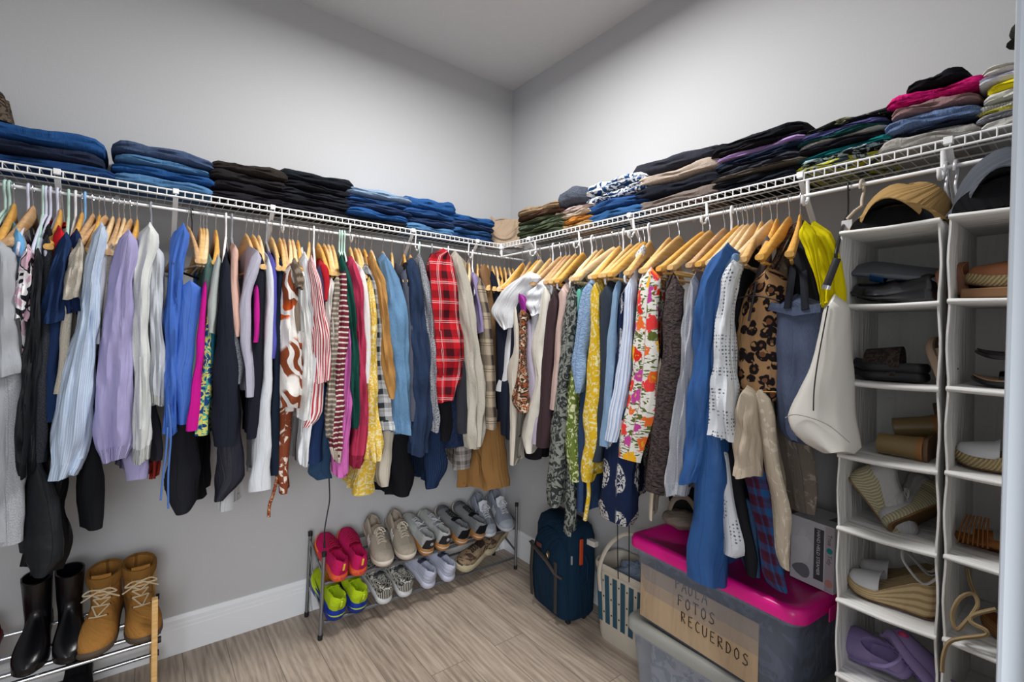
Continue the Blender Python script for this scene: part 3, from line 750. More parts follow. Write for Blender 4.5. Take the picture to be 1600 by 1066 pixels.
G('L', 'top', 'black top with thin pink piping', 'below the lilac white hangers', 'shirt', S('1a1a1e', 'c02a4a', 'mottle', (9, .68)), 79, [(358, 66, 84), (400, 60, 78), (440, 56, 72), (520, 56, 72)], kind='body', reach=.17, hang='lilac', tip=62)
G('L', 'sweater', 'bright red sweater', 'left of the navy tees', 'sweater', S('cf1f2b'), 90, [(358, 84, 106), (390, 80, 104), (440, 74, 96), (520, 66, 84), (600, 70, 82), (642, 76, 82)], kind='body', reach=.2, hang='lilac', tip=70, collar=('crew', None))
G('L', 'tee_shirt', 'navy tee', 'with the longer sleeve, right of the red sweater', 'shirt', S('1e3156', '263c66'), 94, [(374, 92, 114), (400, 86, 108), (440, 74, 104), (480, 62, 100), (503, 56, 96)], reach=.235, hang='wood2', tip=90, body=[(380, 90, 104), (500, 76, 96), (600, 70, 92), (660, 66, 90)])
G('L', 'tee_shirt', 'dark navy flared-sleeve tee', 'left of the cream fleece', 'shirt', S('1a2a4f', '22345c'), 107, [(368, 108, 128), (400, 100, 122), (440, 94, 120), (470, 90, 128), (488, 92, 127)], reach=.22, hang='mint', tip=104, body=[(380, 104, 118), (500, 90, 112), (640, 82, 104)])
G('L', 'top', 'black ribbed vest', 'in the gap beside the seersucker shirt', 'shirt', S('15161a'), 118, [(370, 112, 124), (480, 96, 110), (560, 84, 100), (660, 78, 98), (700, 80, 96)], kind='body', reach=.18, hang='white', tip=108)
G('L', 'fleece', 'cream fleece', 'whose cut-off sleeve shows left of the seersucker shirt', 'fleece', S('cfc7b8', 'b9b0a0', 'fleece'), 128, [(384, 116, 132), (410, 106, 133), (440, 98, 130), (466, 96, 126)], reach=.245, hang='wood2', tip=118, body=[(388, 110, 126), (520, 96, 112), (620, 86, 104)])
G('L', 'shirt', 'pale blue seersucker shirt', 'with rolled long sleeve', 'shirt', S('a9bbd3', 'c3d0e2', 'vstripe', (.006, .5)), 165, [(358, 146, 170), (390, 140, 163), (430, 131, 155), (500, 119, 152), (560, 101, 148), (620, 86, 146), (690, 78, 140), (730, 76, 126), (750, 74, 114)], reach=.25, hang='wood3', tip=124, collar=('shirt', None), cuff=(None, 3), dep=.05)
G('L', 'shirt', 'white cotton shirt', 'squeezed between seersucker and lilac sleeves', 'shirt', S('d4d8de'), 155, [(378, 152, 173), (420, 148, 168), (480, 146, 162), (540, 148, 158)], kind='body', reach=.21, hang='wood2', tip=150)
G('L', 'jacket', 'black jacket', 'hanging low behind the seersucker shirt', 'jacket', S('141519', '1f2228'), 145, [(400, 140, 150), (560, 130, 148), (680, 124, 150), (740, 122, 160), (790, 126, 162), (826, 134, 158)], kind='body', reach=.17, hang='wood3', tip=124, rise=.05)
G('L', 'cardigan', 'oatmeal cardigan', 'with dark buttons, beside the lilac sweatshirt', 'cardigan', S('b5aca0', '8d8479', 'fleece'), 176, [(384, 168, 182), (420, 162, 176), (460, 160, 172), (540, 158, 168)], kind='body', reach=.2, hang='wood1', tip=166)
G('L', 'sweatshirt', 'lilac sweatshirt', 'with wide ribbed cuff', 'sweatshirt', S('9d97bf', 'aba5cc'), 204, [(368, 188, 213), (400, 178, 216), (450, 168, 208), (520, 158, 207), (600, 151, 207), (660, 147, 207), (698, 148, 207), (722, 158, 196)], reach=.245, hang='wood3', tip=182, collar=('crew', None), cuff=(S('938db6', 'a8a2c8', 'knit'), 3), body=[(372, 190, 206), (500, 188, 200), (640, 195, 215), (720, 196, 236), (752, 200, 234)], bodyin=.08)
G('L', 'sweatshirt', 'off-white sweatshirt', 'with a bent elbow, right of the lilac one', 'sweatshirt', S('c9ccc9', 'd6d8d5'), 236, [(357, 222, 247), (385, 214, 250), (430, 208, 234), (500, 207, 232), (560, 208, 232), (620, 207, 234), (690, 206, 235), (724, 207, 231)], reach=.225, hang='grey', tip=214, collar=('crew', None), cuff=(S('c9ccc9', 'b4b7b4', 'knit'), 3))
G('L', 'sweatshirt', 'pale grey zip sweatshirt', 'whose cuff hangs by the blue top', 'sweatshirt', S('b6bac0', 'c6cacf'), 214, [(392, 232, 257), (430, 234, 258), (500, 233, 254), (560, 236, 258), (600, 234, 257), (634, 236, 256)], reach=.20, hang='wood2', tip=210, cuff=(S('c4c7c2', 'a4a7a4', 'knit'), 3))
G('L', 'jacket', 'dark grey jacket', 'seen below the pale grey cuff', 'jacket', S('2b2c34', '3a3b45'), 238, [(600, 208, 238), (660, 225, 250), (700, 236, 254), (724, 238, 254)], kind='body', reach=.12, hang=None, rise=0, back=.05)
G('L', 'top', 'red strappy top', 'a thin red sliver left of the black skirt', 'shirt', S('8d2f28'), 240, [(640, 236, 246), (700, 238, 246), (746, 239, 244)], kind='body', reach=.10, hang=None, rise=0, back=.02)
G('L', 'hooded_jacket', 'cornflower blue hooded jacket', 'with hanging drawcords', 'jacket', S('3c63b4', '5580cf', 'satin'), 300, [(358, 276, 298), (380, 268, 297), (410, 264, 288), (460, 262, 284), (520, 259, 284), (600, 257, 280), (680, 255, 277)], reach=.205, hang='black', tip=270, body=[(438, 282, 312), (450, 276, 320), (490, 272, 322), (540, 266, 316), (600, 262, 304), (668, 274, 288)], bodyin=.0, wave=1.5, rise=0)
hanger('L', 293, 320, 'wood3', 'tan wooden hanger whose bare arm crosses the cornflower blue jacket')
hanger('L', 133, 121, 'blue', 'sky blue plastic hanger above the navy tees')
def cord(side, label, pts, r, mat, reach, cat='cord', name='drawcord'):
    ax = 1 if side == 'L' else 0
    mb = MB(); mb.tube(spl([at(x, y, ax, -(RD+reach)) for x, y in pts]), r, 8); return tag(obj(name, mb, mat), label, cat)
for (pts, w) in (([(262, 668), (259, 710), (254, 750), (251, 782)], 'shorter left'), ([(263, 632), (267, 680), (263, 740), (263, 795)], 'longer right')):
    o = cord('L', 'cornflower blue drawcord with dark tip, the '+w+' one, hanging over the black skirt', pts, .0028, S('4f74b8'), .225)
G('L', 'skirt', 'flared black skirt', 'under the cornflower blue jacket', 'skirt', S('1b1c21', '2a2c33'), 313, [(470, 296, 312), (560, 280, 300), (640, 264, 296), (700, 252, 300), (760, 243, 312), (790, 258, 306), (803, 272, 292)], kind='body', reach=.16, hang='wood0', tip=321, rise=.05, wave=1.5)
G('L', 'top', 'magenta vest', 'a bright strip beside the leaf print top', 'shirt', S('c4168a'), 323, [(440, 318, 325), (500, 310, 321), (560, 304, 317), (620, 294, 311), (676, 286, 306)], kind='body', reach=.22, hang='wood1', tip=326, rise=.07, t=.006)
G('L', 'leggings', 'sage grey leggings', 'folded between the magenta vest and blue jacket', 'leggings', S('5e7a72'), 318, [(404, 321, 336), (450, 318, 330), (520, 304, 316), (580, 298, 310), (600, 298, 308)], kind='body', reach=.205, hang='wood0', tip=321, t=.006)
G('L', 'top', 'blue green tropical leaf print top', 'ending above bare wall', 'shirt', S('1c3f74', 'c9c86a', 'mottle3', (18, '3f9c92')), 337, [(470, 326, 334), (530, 319, 330), (600, 311, 330), (650, 305, 329), (684, 304, 329)], kind='body', reach=.21, hang='wood2', tip=345, rise=.07)
G('L', 'top', 'pale grey strappy vest', 'with white straps beside the long black dress', 'shirt', S('a9b0ad'), 341, [(404, 336, 346), (440, 328, 342), (490, 324, 338), (520, 328, 334)], kind='body', reach=.225, hang=None, t=.005)
G('L', 'top', 'teal blue vest', 'narrow strip left of the long black dress', 'shirt', S('23708f'), 347, [(486, 330, 336), (530, 324, 335), (574, 324, 332)], kind='body', reach=.2, hang=None, rise=.05, t=.006)
G('L', 'dress', 'long black sleeveless dress', 'left of the nude camisole', 'dress', S('1a1d29', '232734'), 353, [(402, 346, 358), (450, 343, 362), (520, 338, 371), (600, 334, 378), (660, 331, 380), (702, 334, 372)], kind='body', reach=.235, hang='white', tip=348, rise=.09)
G('L', 'skirt', 'sheer black asymmetric skirt', 'below the long black dress', 'skirt', S('20212b', '33303a', 'satin'), 360, [(600, 350, 380), (680, 340, 383), (730, 336, 387), (752, 334, 386), (785, 333, 345)], kind='body', reach=.19, hang=None, rise=0, wave=1.3)
G('L', 'trousers', 'white trousers', 'whose hem shows under the sheer black skirt', 'trousers', S('c6c9cd'), 372, [(640, 345, 372), (740, 346, 370), (797, 340, 362)], kind='body', reach=.12, hang=None, rise=0, back=.05)
G('L', 'camisole', 'nude camisole', 'with a small cup, left of the lavender vest', 'camisole', S('c9a294', 'd9b8a8', 'satin'), 362, [(384, 362, 374), (440, 360, 372), (480, 359, 376), (500, 360, 376), (524, 364, 370)], kind='body', reach=.225, hang='grey', tip=366, t=.006)
G('L', 'top', 'grey marled sports top', 'below the nude camisole', 'shirt', S('4a4d56', 'a3a7b0', 'heather', 220), 369, [(512, 357, 366), (540, 356, 378), (570, 357, 381), (604, 362, 376)], kind='body', reach=.215, hang=None, rise=.03)
G('L', 'top', 'lavender grey strappy vest', 'right of the marled sports top', 'shirt', S('a8a6b6', 'b8b6c4'), 384, [(392, 396, 410), (420, 386, 408), (450, 380, 398), (480, 374, 394), (540, 376, 392), (590, 382, 394), (618, 383, 395)], kind='body', reach=.235, hang='wood0', tip=408, t=.006, rise=.08)
G('L', 'top', 'black racerback vest', 'behind the lavender vest', 'shirt', S('181a24', '22242f'), 395, [(398, 402, 414), (470, 396, 414), (540, 390, 414), (600, 386, 412), (660, 384, 408), (684, 385, 400)], kind='body', reach=.21, hang='wood0', tip=420)
G('L', 'top', 'magenta sports strap top', 'small pink strip in front of black vest', 'shirt', S('bf1f8c'), 392, [(446, 399, 404), (490, 397, 406), (532, 396, 402)], kind='body', reach=.238, hang=None, rise=.02, t=.004)
G('L', 'trousers', 'long white trousers', 'hanging clear of the wall', 'trousers', S('cfd3d9'), 404, [(402, 416, 424), (440, 419, 430), (500, 417, 429), (560, 414, 427), (620, 410, 425), (680, 405, 427), (730, 398, 428), (766, 391, 428)], kind='body', reach=.22, hang='wood1', tip=420, t=.012, rise=.08)
G('L', 'camisole', 'violet blue gathered camisole', 'above navy strips', 'camisole', S('4b4aa0', '6a68bd', 'satin'), 416, [(404, 422, 432), (440, 424, 434), (480, 425, 432), (560, 424, 430)], kind='body', reach=.215, hang='grey', tip=426, t=.006)
G('L', 'dress', 'dark navy column dress', 'just left of the rust leaf print', 'dress', S('16202f', '1d2838'), 424, [(408, 434, 446), (470, 432, 446), (560, 428, 440), (640, 424, 438), (720, 422, 436), (742, 424, 434)], kind='body', reach=.205, hang='wood0', tip=443)
G('L', 'shirt', 'white shirt with rust fern print', 'the boldest leaf print on the left rod', 'shirt', S('d8d4cf', '7e3f25', 'leaf', 7), 437, [(420, 448, 462), (450, 443, 466), (500, 440, 472), (560, 437, 478), (610, 436, 480), (638, 441, 472)], reach=.235, hang='wood0', tip=452, body=[(430, 446, 458), (560, 444, 470), (640, 446, 462)], dep=.05)
G('L', 'dress', 'rust and cream fern print dress', 'hanging under the fern print shirt', 'dress', S('7a3d26', 'd9cdbf', 'mottle', (14, .6)), 443, [(600, 436, 458), (640, 434, 457), (700, 431, 455), (745, 432, 453), (770, 438, 450)], kind='body', reach=.19, hang='wood3', tip=455, rise=.0)
cord('L', 'rust animal print sash hanging below the fern print dress', [(437, 725), (432, 752), (426, 775), (421, 790), (420, 808)], .006, S('7e3a22', 'c9a07a', 'mottle', (60, .55)), .17, 'belt', 'belt')
G('L', 'shirt', 'taupe short-sleeved shirt', 'its brown sleeve over white shirts', 'shirt', S('776a5c'), 452, [(412, 455, 470), (430, 460, 474), (450, 462, 474)], reach=.25, hang='wood1', tip=460, body=[(415, 455, 466), (520, 460, 470)])
G('L', 'shirt', 'white long-sleeved blouse', 'with sketched flowers beside the fern print', 'blouse', S('cfcfcd', '6c6a6a', 'mottle', (30, .69)), 457, [(432, 470, 480), (500, 472, 486), (560, 474, 492), (620, 466, 492), (655, 466, 486)], reach=.225, hang='wood1', tip=470)
G('L', 'shirt', 'plain white shirt', 'with folded cuff left of the red stripes', 'shirt', S('d3d5d8'), 465, [(402, 468, 488), (440, 476, 492), (500, 484, 496), (580, 482, 496), (640, 476, 492), (720, 470, 482), (728, 471, 480)], reach=.215, hang='wood2', tip=476, collar=('shirt', None))
G('L', 'shirt', 'red and white candy-striped shirt', 'with long pointed hem', 'shirt', S('b03a44', 'dedad8', 'vstripe', (.011, .5)), 483, [(408, 482, 494), (440, 486, 503), (480, 489, 512), (530, 491, 522), (570, 492, 522), (598, 494, 518)], reach=.235, hang='wood0', tip=484, body=[(420, 484, 492), (520, 490, 502), (580, 486, 512), (650, 478, 508), (668, 474, 486)], bodyin=.02)
G('L', 'trousers', 'navy jersey trousers', 'under the red-striped shirt', 'trousers', S('1f3156', '283c63'), 490, [(600, 498, 514), (640, 488, 511), (700, 477, 508), (724, 476, 507)], kind='body', reach=.17, hang='white', tip=492, rise=.0, back=.08)
G('L', 'jeans', 'dark blue denim jeans', 'rolled hem above the black cable', 'jeans', S('1e3148', '33506e', 'denim'), 501, [(640, 508, 524), (700, 494, 524), (735, 480, 524), (748, 500, 522)], kind='body', reach=.13, hang=None, rise=.0, back=.06)
G('L', 'top', 'scarlet V-neck vest', 'above the white pointed collar', 'shirt', S('a81c28'), 497, [(412, 498, 514), (440, 504, 516), (470, 507, 513)], kind='body', reach=.225, hang='wood2', tip=519, rise=.06)
G('L', 'sweater', 'dusky navy sweater', 'sliver behind the scarlet vest', 'sweater', S('32334f'), 501, [(416, 494, 504), (450, 500, 508), (474, 504, 508)], kind='body', reach=.222, hang=None, rise=.06)
G('L', 'shirt', 'white V-neck collared shirt', 'behind the candy stripes', 'shirt', S('d2cfca'), 506, [(442, 512, 526), (470, 512, 524), (520, 518, 524), (560, 522, 526)], reach=.22, hang='wood0', tip=527, dep=.03)
G('L', 'cardigan', 'beige and grey striped cardigan', 'whose rolled cuff hangs at mid height', 'cardigan', S('b3a798', '6e675e', 'hstripe', (.02, .6)), 513, [(440, 524, 534), (500, 519, 532), (560, 518, 530), (620, 514, 528), (660, 511, 527), (682, 513, 524)], reach=.228, hang='wood1', tip=527, cuff=(None, 3), dep=.03)
G('L', 'sweater', 'cream and burgundy striped sweater', 'left of the pink top', 'sweater', S('d5cabd', '6b2636', 'hstripe', (.021, .7)), 519, [(424, 534, 543), (470, 532, 547), (520, 529, 546), (580, 525, 542), (640, 520, 541), (690, 518, 540), (722, 524, 534)], reach=.235, hang='wood0', tip=533, cuff=(S('d5cabd', 'b8ab9c', 'knit'), 3))
G('L', 'top', 'bubblegum pink jersey top', 'between stripes and dark green', 'shirt', S('b85fa0', 'c774ae'), 530, [(440, 544, 550), (500, 542, 554), (580, 540, 555), (660, 532, 552), (710, 527, 548), (744, 526, 548)], reach=.225, hang='mint', tip=541)
G('L', 'top', 'bottle green top', 'a dark narrow strip on a mint hanger', 'shirt', S('14453c', '1b564b'), 534, [(405, 530, 540), (440, 539, 551), (480, 546, 557), (560, 551, 563), (630, 553, 565), (668, 554, 565)], reach=.24, hang='mint', tip=535, dep=.03)
G('L', 'cardigan', 'raspberry red cardigan', 'right of the bottle green top', 'cardigan', S('a52f4c', 'b53e5b'), 538, [(408, 543, 560), (450, 554, 570), (520, 560, 573), (600, 562, 577), (670, 560, 578), (715, 552, 576), (731, 552, 568)], reach=.23, hang='mint', tip=546, cuff=(S('9c2b47', '822038', 'knit'), 3))
G('L', 'shirt', 'plain white blouse', 'between raspberry and yellow', 'blouse', S('d8d8d6'), 547, [(420, 560, 572), (480, 568, 580), (540, 571, 582), (600, 572, 580)], kind='body', reach=.22, hang='wood0', tip=560)
G('L', 'shirt', 'yellow and white floral blouse', 'left of the camel coat', 'blouse', S('d9cf9d', 'd2ac3a', 'mottle', (38, .48)), 555, [(440, 574, 584), (500, 577, 592), (560, 574, 594), (640, 573, 597), (700, 573, 601), (720, 575, 598)], reach=.225, hang='wood0', tip=572, body=[(450, 576, 586), (640, 570, 584), (722, 560, 592), (772, 550, 592)], bodyin=.06, cuff=(None, 3))
G('L', 'shirt', 'black and white tartan shirt', 'with a narrow gathered collar', 'shirt', S('c5c7c9', '2b2e36', 'plaid', (.06, '20222a')), 560, [(418, 566, 582), (440, 578, 594), (500, 588, 599), (560, 590, 602), (610, 592, 612), (650, 594, 620), (674, 598, 622)], reach=.215, hang='wood0', tip=577, collar=('shirt', None), cuff=(None, 3))
G('L', 'coat', 'camel coat', 'with a button above its cuff', 'coat', S('a67c47', 'b58a52'), 569, [(402, 576, 590), (440, 588, 604), (500, 597, 609), (550, 599, 616), (600, 605, 621), (622, 610, 618)], reach=.24, hang='wood2', tip=585, cuff=(None, 4), dep=.035)
G('L', 'jacket', 'light blue denim jacket', 'with stitched cuff, left of the dark denim', 'jacket', S('3f6488', '6f93b3', 'denim'), 598, [(402, 594, 612), (440, 599, 632), (500, 604, 641), (560, 609, 644), (620, 614, 646), (660, 618, 646), (678, 620, 644)], reach=.225, hang='wood0', tip=616, collar=('shirt', None), cuff=(None, 3))
G('L', 'jacket', 'slate grey fitted jacket', 'showing between two denim jackets', 'jacket', S('4b4e5a', '5a5d69'), 612, [(420, 628, 640), (500, 638, 648), (580, 642, 654), (660, 644, 656)], kind='body', reach=.20, hang='wood0', tip=618)
G('L', 'sweater', 'charcoal cotton sweater', 'ending lowest with a rounded black hem', 'sweater', S('101116', '181a20'), 606, [(640, 618, 650), (700, 612, 648), (740, 606, 658), (760, 612, 654), (778, 622, 640)], kind='body', reach=.15, hang=None, rise=0, wave=1.4)
G('L', 'trousers', 'cream knit trousers', 'between the yellow blouse and black hem', 'trousers', S('b7b0a2'), 580, [(660, 600, 622), (700, 596, 618), (740, 594, 616), (760, 600, 610)], kind='body', reach=.17, hang='wood1', tip=596, rise=0)
G('L', 'top', 'black short top', 'above the dark denim shoulder', 'shirt', S('131318'), 631, [(410, 630, 642), (450, 634, 642)], kind='body', reach=.2, hang='wood2', tip=640)
G('L', 'jacket', 'dark indigo denim jacket', 'with a buttoned cuff', 'jacket', S('1a2438', '2a3a56', 'denim'), 641, [(410, 638, 656), (450, 642, 664), (510, 645, 672), (580, 648, 679), (640, 650, 680), (690, 647, 676), (712, 646, 672)], reach=.225, hang='wood0', tip=655, collar=('shirt', None), cuff=(None, 3))
G('L', 'cardigan', 'black and white tweed cardigan', 'left of the red tartan shirt', 'cardigan', S('1d1f27', 'a9abb2', 'heather', 200), 655, [(402, 652, 664), (440, 660, 672), (500, 668, 679), (560, 672, 684), (620, 675, 687), (675, 675, 687)], reach=.22, hang='mint', tip=662, dep=.03)
G('L', 'shirt', 'red tartan flannel shirt', 'with white and black checks', 'shirt', S('b01722', '3a0c14', 'plaid', (.088, 'd8c8c8')), 700, [(394, 686, 714), (420, 680, 718), (470, 683, 724), (530, 684, 730), (580, 688, 732), (628, 690, 714)], reach=.25, hang='white', tip=702, collar=('shirt', None), body=[(396, 664, 690), (440, 670, 692), (500, 674, 694), (560, 678, 694), (590, 682, 692)], bodyin=.02, dep=.06, htip=712)
G('L', 'jacket', 'black padded jacket', 'below the red tartan sleeve', 'jacket', S('121217', '1b1c23'), 674, [(560, 680, 700), (620, 684, 712), (670, 688, 712), (690, 690, 708)], kind='body', reach=.19, hang='grey', tip=690, rise=0)
G('L', 'jacket', 'dark grey windbreaker', 'with a small white line near its cuff', 'jacket', S('2b2c33', '383a42'), 688, [(560, 716, 730), (620, 716, 734), (660, 714, 737), (676, 718, 735)], kind='body', reach=.215, hang=None, rise=0)
G('L', 'jacket', 'quilted navy jacket', 'diamond quilting below the windbreaker', 'jacket', S('17253f', None, 'quilt'), 682, [(620, 700, 722), (660, 698, 736), (698, 700, 734)], kind='body', reach=.19, hang=None, rise=0)
G('L', 'sweater', 'navy cable knit sweater', 'ending above the sneakers', 'sweater', S('15233c', '1f3152', 'knit', 35), 664, [(640, 672, 700), (700, 670, 704), (735, 667, 711), (762, 670, 690)], kind='body', reach=.17, hang=None, rise=0)
G('L', 'shirt', 'grey and white checked shirt', 'hem hanging beside the tan puffer', 'shirt', S('9d9a95', '5a5655', 'plaid', (.05, '6a3b3b')), 716, [(640, 712, 740), (700, 709, 742), (736, 712, 740)], kind='body', reach=.15, hang=None, rise=0)
G('L', 'coat', 'cream shearling coat', 'with fleecy edges right of the red tartan', 'coat', S('b9b4a8', 'a59f92', 'fleece'), 727, [(398, 708, 724), (440, 717, 740), (500, 726, 750), (560, 733, 758), (620, 735, 763), (680, 732, 764), (700, 736, 756)], reach=.235, hang='wood0', tip=724, dep=.055, cuff=(None, 3))
G('L', 'cardigan', 'pale lavender cardigan', 'shoulder showing right of the shearling', 'cardigan', S('8f84ad'), 733, [(428, 738, 748), (460, 744, 754), (520, 752, 760)], kind='body', reach=.2, hang='wood1', tip=736)
G('L', 'coat', 'brown and cream checked coat', 'long strip before the corner', 'coat', S('a89a86', '3a3230', 'plaid', (.13, '2c2626')), 738, [(436, 744, 758), (500, 756, 770), (580, 762, 776), (660, 762, 778), (674, 764, 777)], kind='body', reach=.22, hang='white', tip=742)
G('L', 'jacket', 'tan puffer jacket', 'hanging lowest in the corner', 'jacket', S('8f6a3f', 'a37b4c'), 746, [(640, 758, 800), (690, 752, 806), (720, 754, 810), (750, 762, 810), (764, 770, 806)], kind='body', reach=.14, hang='wood0', tip=749, rise=0, t=.045, back=.06)
G('L', 'coat', 'brown leather coat', 'with a wide shoulder by the corner', 'coat', S('75573a', '8b6a4a', 'satin'), 752, [(412, 746, 768), (440, 752, 772), (480, 764, 776), (600, 766, 780)], kind='body', reach=.16, hang='wood3', tip=756, t=.02)
G('L', 'blazer', 'dark navy blazer', 'in the corner behind the white tee', 'blazer', S('1b2030'), 762, [(424, 764, 776), (470, 774, 786), (560, 776, 790), (660, 780, 800)], kind='body', reach=.17, hang='wood0', tip=768)
for i, px in enumerate((769, 775, 781, 788, 795, 801)):
    hanger('L', px, px+9, 'wood'+str(i % 3), 'light wooden hanger in the left rod corner, '+('leftmost', 'second', 'third', 'fourth', 'fifth', 'innermost')[i]+' of the six crowded there', 'wooden hangers in the corner')
for px, ds in ((745, 'dark corner shirt beside the leather coat'), (779, 'innermost dark shirt on the left rod')):
    pass
for i, (px, c, s_) in enumerate(((775, '2a2b33', 'dark slate cardigan'), (788, '3f3a38', 'faded brown cardigan'), (799, '26282e', 'charcoal wool cardigan'))):
    G('L', 'cardigan', s_, 'deep in the corner of the left rod', 'cardigan', S(c), px, [(430, px+2, px+12), (520, px+6, px+16), (680, px+8, px+20)], kind='body', reach=.12, hang=None)
hanger('L', 186, 178, 'wood3', 'tan wooden hanger behind the lilac sweatshirt, left one of the two')
hanger('L', 194, 187, 'wood1', 'pale wooden hanger behind the lilac sweatshirt, right one of the two')

# ---------------------------------------------------------------- clothes on the right rod
G('R', 'tee_shirt', 'white short-sleeved tee', 'with its sleeve spread out in the corner', 'shirt', S('d3d6da'), 817, [(432, 800, 838), (448, 782, 826), (465, 768, 816), (488, 760, 806), (508, 775, 799), (514, 782, 796)], reach=.23, folds=.45, hang='wood2', tip=793, body=[(440, 800, 826), (520, 790, 806), (580, 780, 800), (612, 770, 790)])
G('R', 'trousers', 'navy tailored trousers', 'hanging under the white tee in the corner', 'trousers', S('161c2b', '1e263a'), 822, [(488, 766, 792), (560, 770, 794), (640, 776, 796), (684, 778, 796)], kind='body', reach=.2, hang=None, rise=.04)
G('R', 'dress', 'navy sleeveless dress', 'right of the white tee sleeve', 'dress', S('141a29', '1b2232'), 828, [(452, 806, 820), (520, 796, 812), (580, 792, 806), (660, 788, 800), (688, 788, 800)], kind='body', reach=.215, hang='wood3', tip=810)
G('R', 'vest', 'purple satin camisole', 'a small bright patch near the corner hangers', 'camisole', S('74156f', '8d2a88', 'satin'), 840, [(458, 805, 816), (472, 806, 822), (494, 812, 820)], kind='body', reach=.225, hang='wood2', tip=811, rise=.05, t=.005)
G('R', 'cardigan', 'cream ribbed cardigan', 'with hanging white ties near the corner', 'cardigan', S('c5bfb2'), 834, [(478, 800, 808), (540, 800, 812), (580, 788, 812), (620, 792, 808), (700, 794, 804), (727, 795, 802)], kind='body', reach=.22, hang=None, rise=.04, t=.006)
G('R', 'scarf', 'rust and brown patterned scarf', 'knotted over the cream cardigan', 'scarf', S('8a4a2a', '2f2a26', 'mottle3', (26, 'c9b49a')), 845, [(484, 806, 822), (510, 808, 820), (560, 808, 818), (600, 800, 824), (630, 792, 825), (643, 806, 822)], kind='body', reach=.245, hang='wood1', tip=818, rise=.02, t=.008)
G('R', 'shirt', 'lilac grey long-sleeved top', 'behind the rust scarf', 'shirt', S('a79fb0'), 850, [(500, 818, 830), (580, 818, 838), (650, 824, 842), (692, 826, 840)], kind='body', reach=.205, hang=None, rise=.04)
G('R', 'tee_shirt', 'small white cropped tee', 'left of the ivory blouse', 'shirt', S('cfd2d8'), 860, [(444, 832, 848), (462, 815, 846), (480, 816, 840), (492, 828, 838)], reach=.225, hang='wood0', tip=832, body=[(450, 830, 842), (560, 824, 840), (610, 826, 842)])
G('R', 'blouse', 'ivory silk blouse', 'with a loose hanging cuff', 'blouse', S('c9c5ba', 'd8d4ca', 'satin'), 876, [(450, 842, 858), (500, 836, 856), (545, 822, 852), (600, 832, 848), (680, 806, 832), (706, 818, 826)], kind='body', reach=.215, hang='wood3', tip=836, rise=.08)
G('R', 'dress', 'dark plum brown dress', 'smooth strip left of the snakeskin print', 'dress', S('3a2b2f', '44343a'), 884, [(462, 856, 872), (520, 848, 868), (600, 841, 862), (660, 836, 858), (702, 831, 854)], kind='body', reach=.22, hang='wood3', tip=852)
G('R', 'skirt', 'black lined skirt', 'lowest hem beside the plum dress', 'skirt', S('151418'), 866, [(600, 822, 846), (680, 812, 846), (712, 808, 846), (718, 812, 840)], kind='body', reach=.16, hang=None, rise=0)
G('R', 'blouse', 'blush pink blouse', 'tucked behind snakeskin print', 'blouse', S('b79f97', 'c9b2a8', 'satin'), 899, [(452, 868, 886), (480, 872, 884), (520, 866, 878), (640, 858, 868)], kind='body', reach=.215, hang='wood0', tip=866)
G('R', 'dress', 'grey snakeskin print dress', 'with two long hanging panels', 'dress', S('7d817b', '2b2f2f', 'mottle', (26, .5)), 911, [(450, 882, 906), (520, 873, 900), (600, 866, 888), (660, 858, 886), (720, 852, 878), (770, 847, 874), (790, 852, 870)], kind='body', reach=.22, hang='wood2', tip=876)
G('R', 'sash', 'grey snakeskin print sash', 'dangling in front of the suitcase', 'sash', S('7d817b', '2b2f2f', 'mottle', (26, .5)), 913, [(640, 884, 900), (740, 882, 898), (800, 881, 902), (836, 881, 896)], kind='body', reach=.19, hang=None, rise=0, back=-.10, t=.006)
G('R', 'vest', 'mint green strappy vest', 'sliver left of the pale denim ruched top', 'vest', S('5fa595'), 925, [(452, 898, 908), (500, 894, 902), (520, 892, 900)], kind='body', reach=.205, hang='white', tip=890, rise=.05, t=.005)
G('R', 'shirt', 'olive green palm print shirt', 'with pointed leaf ends', 'shirt', S('5b6b2c', 'c5c9a0', 'mottle', (26, .56)), 932, [(540, 888, 900), (600, 882, 902), (660, 876, 900), (700, 878, 902), (750, 886, 900)], kind='body', reach=.2, hang='wood1', tip=899, rise=0)
G('R', 'top', 'pale blue ruched denim top', 'right of the snakeskin dress', 'shirt', S('8ba3c2', '6b86aa', 'crinkle'), 941, [(446, 908, 926), (480, 900, 924), (540, 890, 916), (570, 886, 912), (600, 892, 908), (611, 896, 904)], kind='body', reach=.235, hang='wood0', tip=908, wave=1.4)
G('R', 'jeans', 'navy blue slim jeans', 'dark strip behind the yellow floral dress', 'jeans', S('1c2a44', '31486c', 'denim'), 950, [(560, 908, 920), (640, 902, 916), (720, 900, 914), (800, 898, 910)], kind='body', reach=.18, hang=None, rise=0)
G('R', 'dress', 'yellow and white floral dress', 'gathered, with a hanging tie', 'dress', S('d8cf9c', 'c9a41c', 'mottle', (30, .46)), 959, [(446, 920, 934), (500, 920, 936), (560, 914, 938), (620, 910, 938), (652, 904, 934), (690, 908, 932), (730, 902, 926), (752, 908, 920)], kind='body', reach=.235, hang='wood1', tip=899, wave=1.3)
cord('R', 'yellow floral tie dangling below the yellow dress, over the suitcase', [(918, 740), (920, 770), (917, 795), (914, 813)], .008, S('d8cf9c', 'c9a41c', 'mottle', (30, .46)), .21, 'sash', 'belt')
G('R', 'dress', 'slate blue jersey dress', 'plain strip right of the yellow floral', 'dress', S('2c3440', '36404d'), 968, [(450, 932, 958), (520, 933, 954), (600, 934, 948), (700, 924, 940), (726, 920, 936)], kind='body', reach=.225, hang='wood1', tip=929)
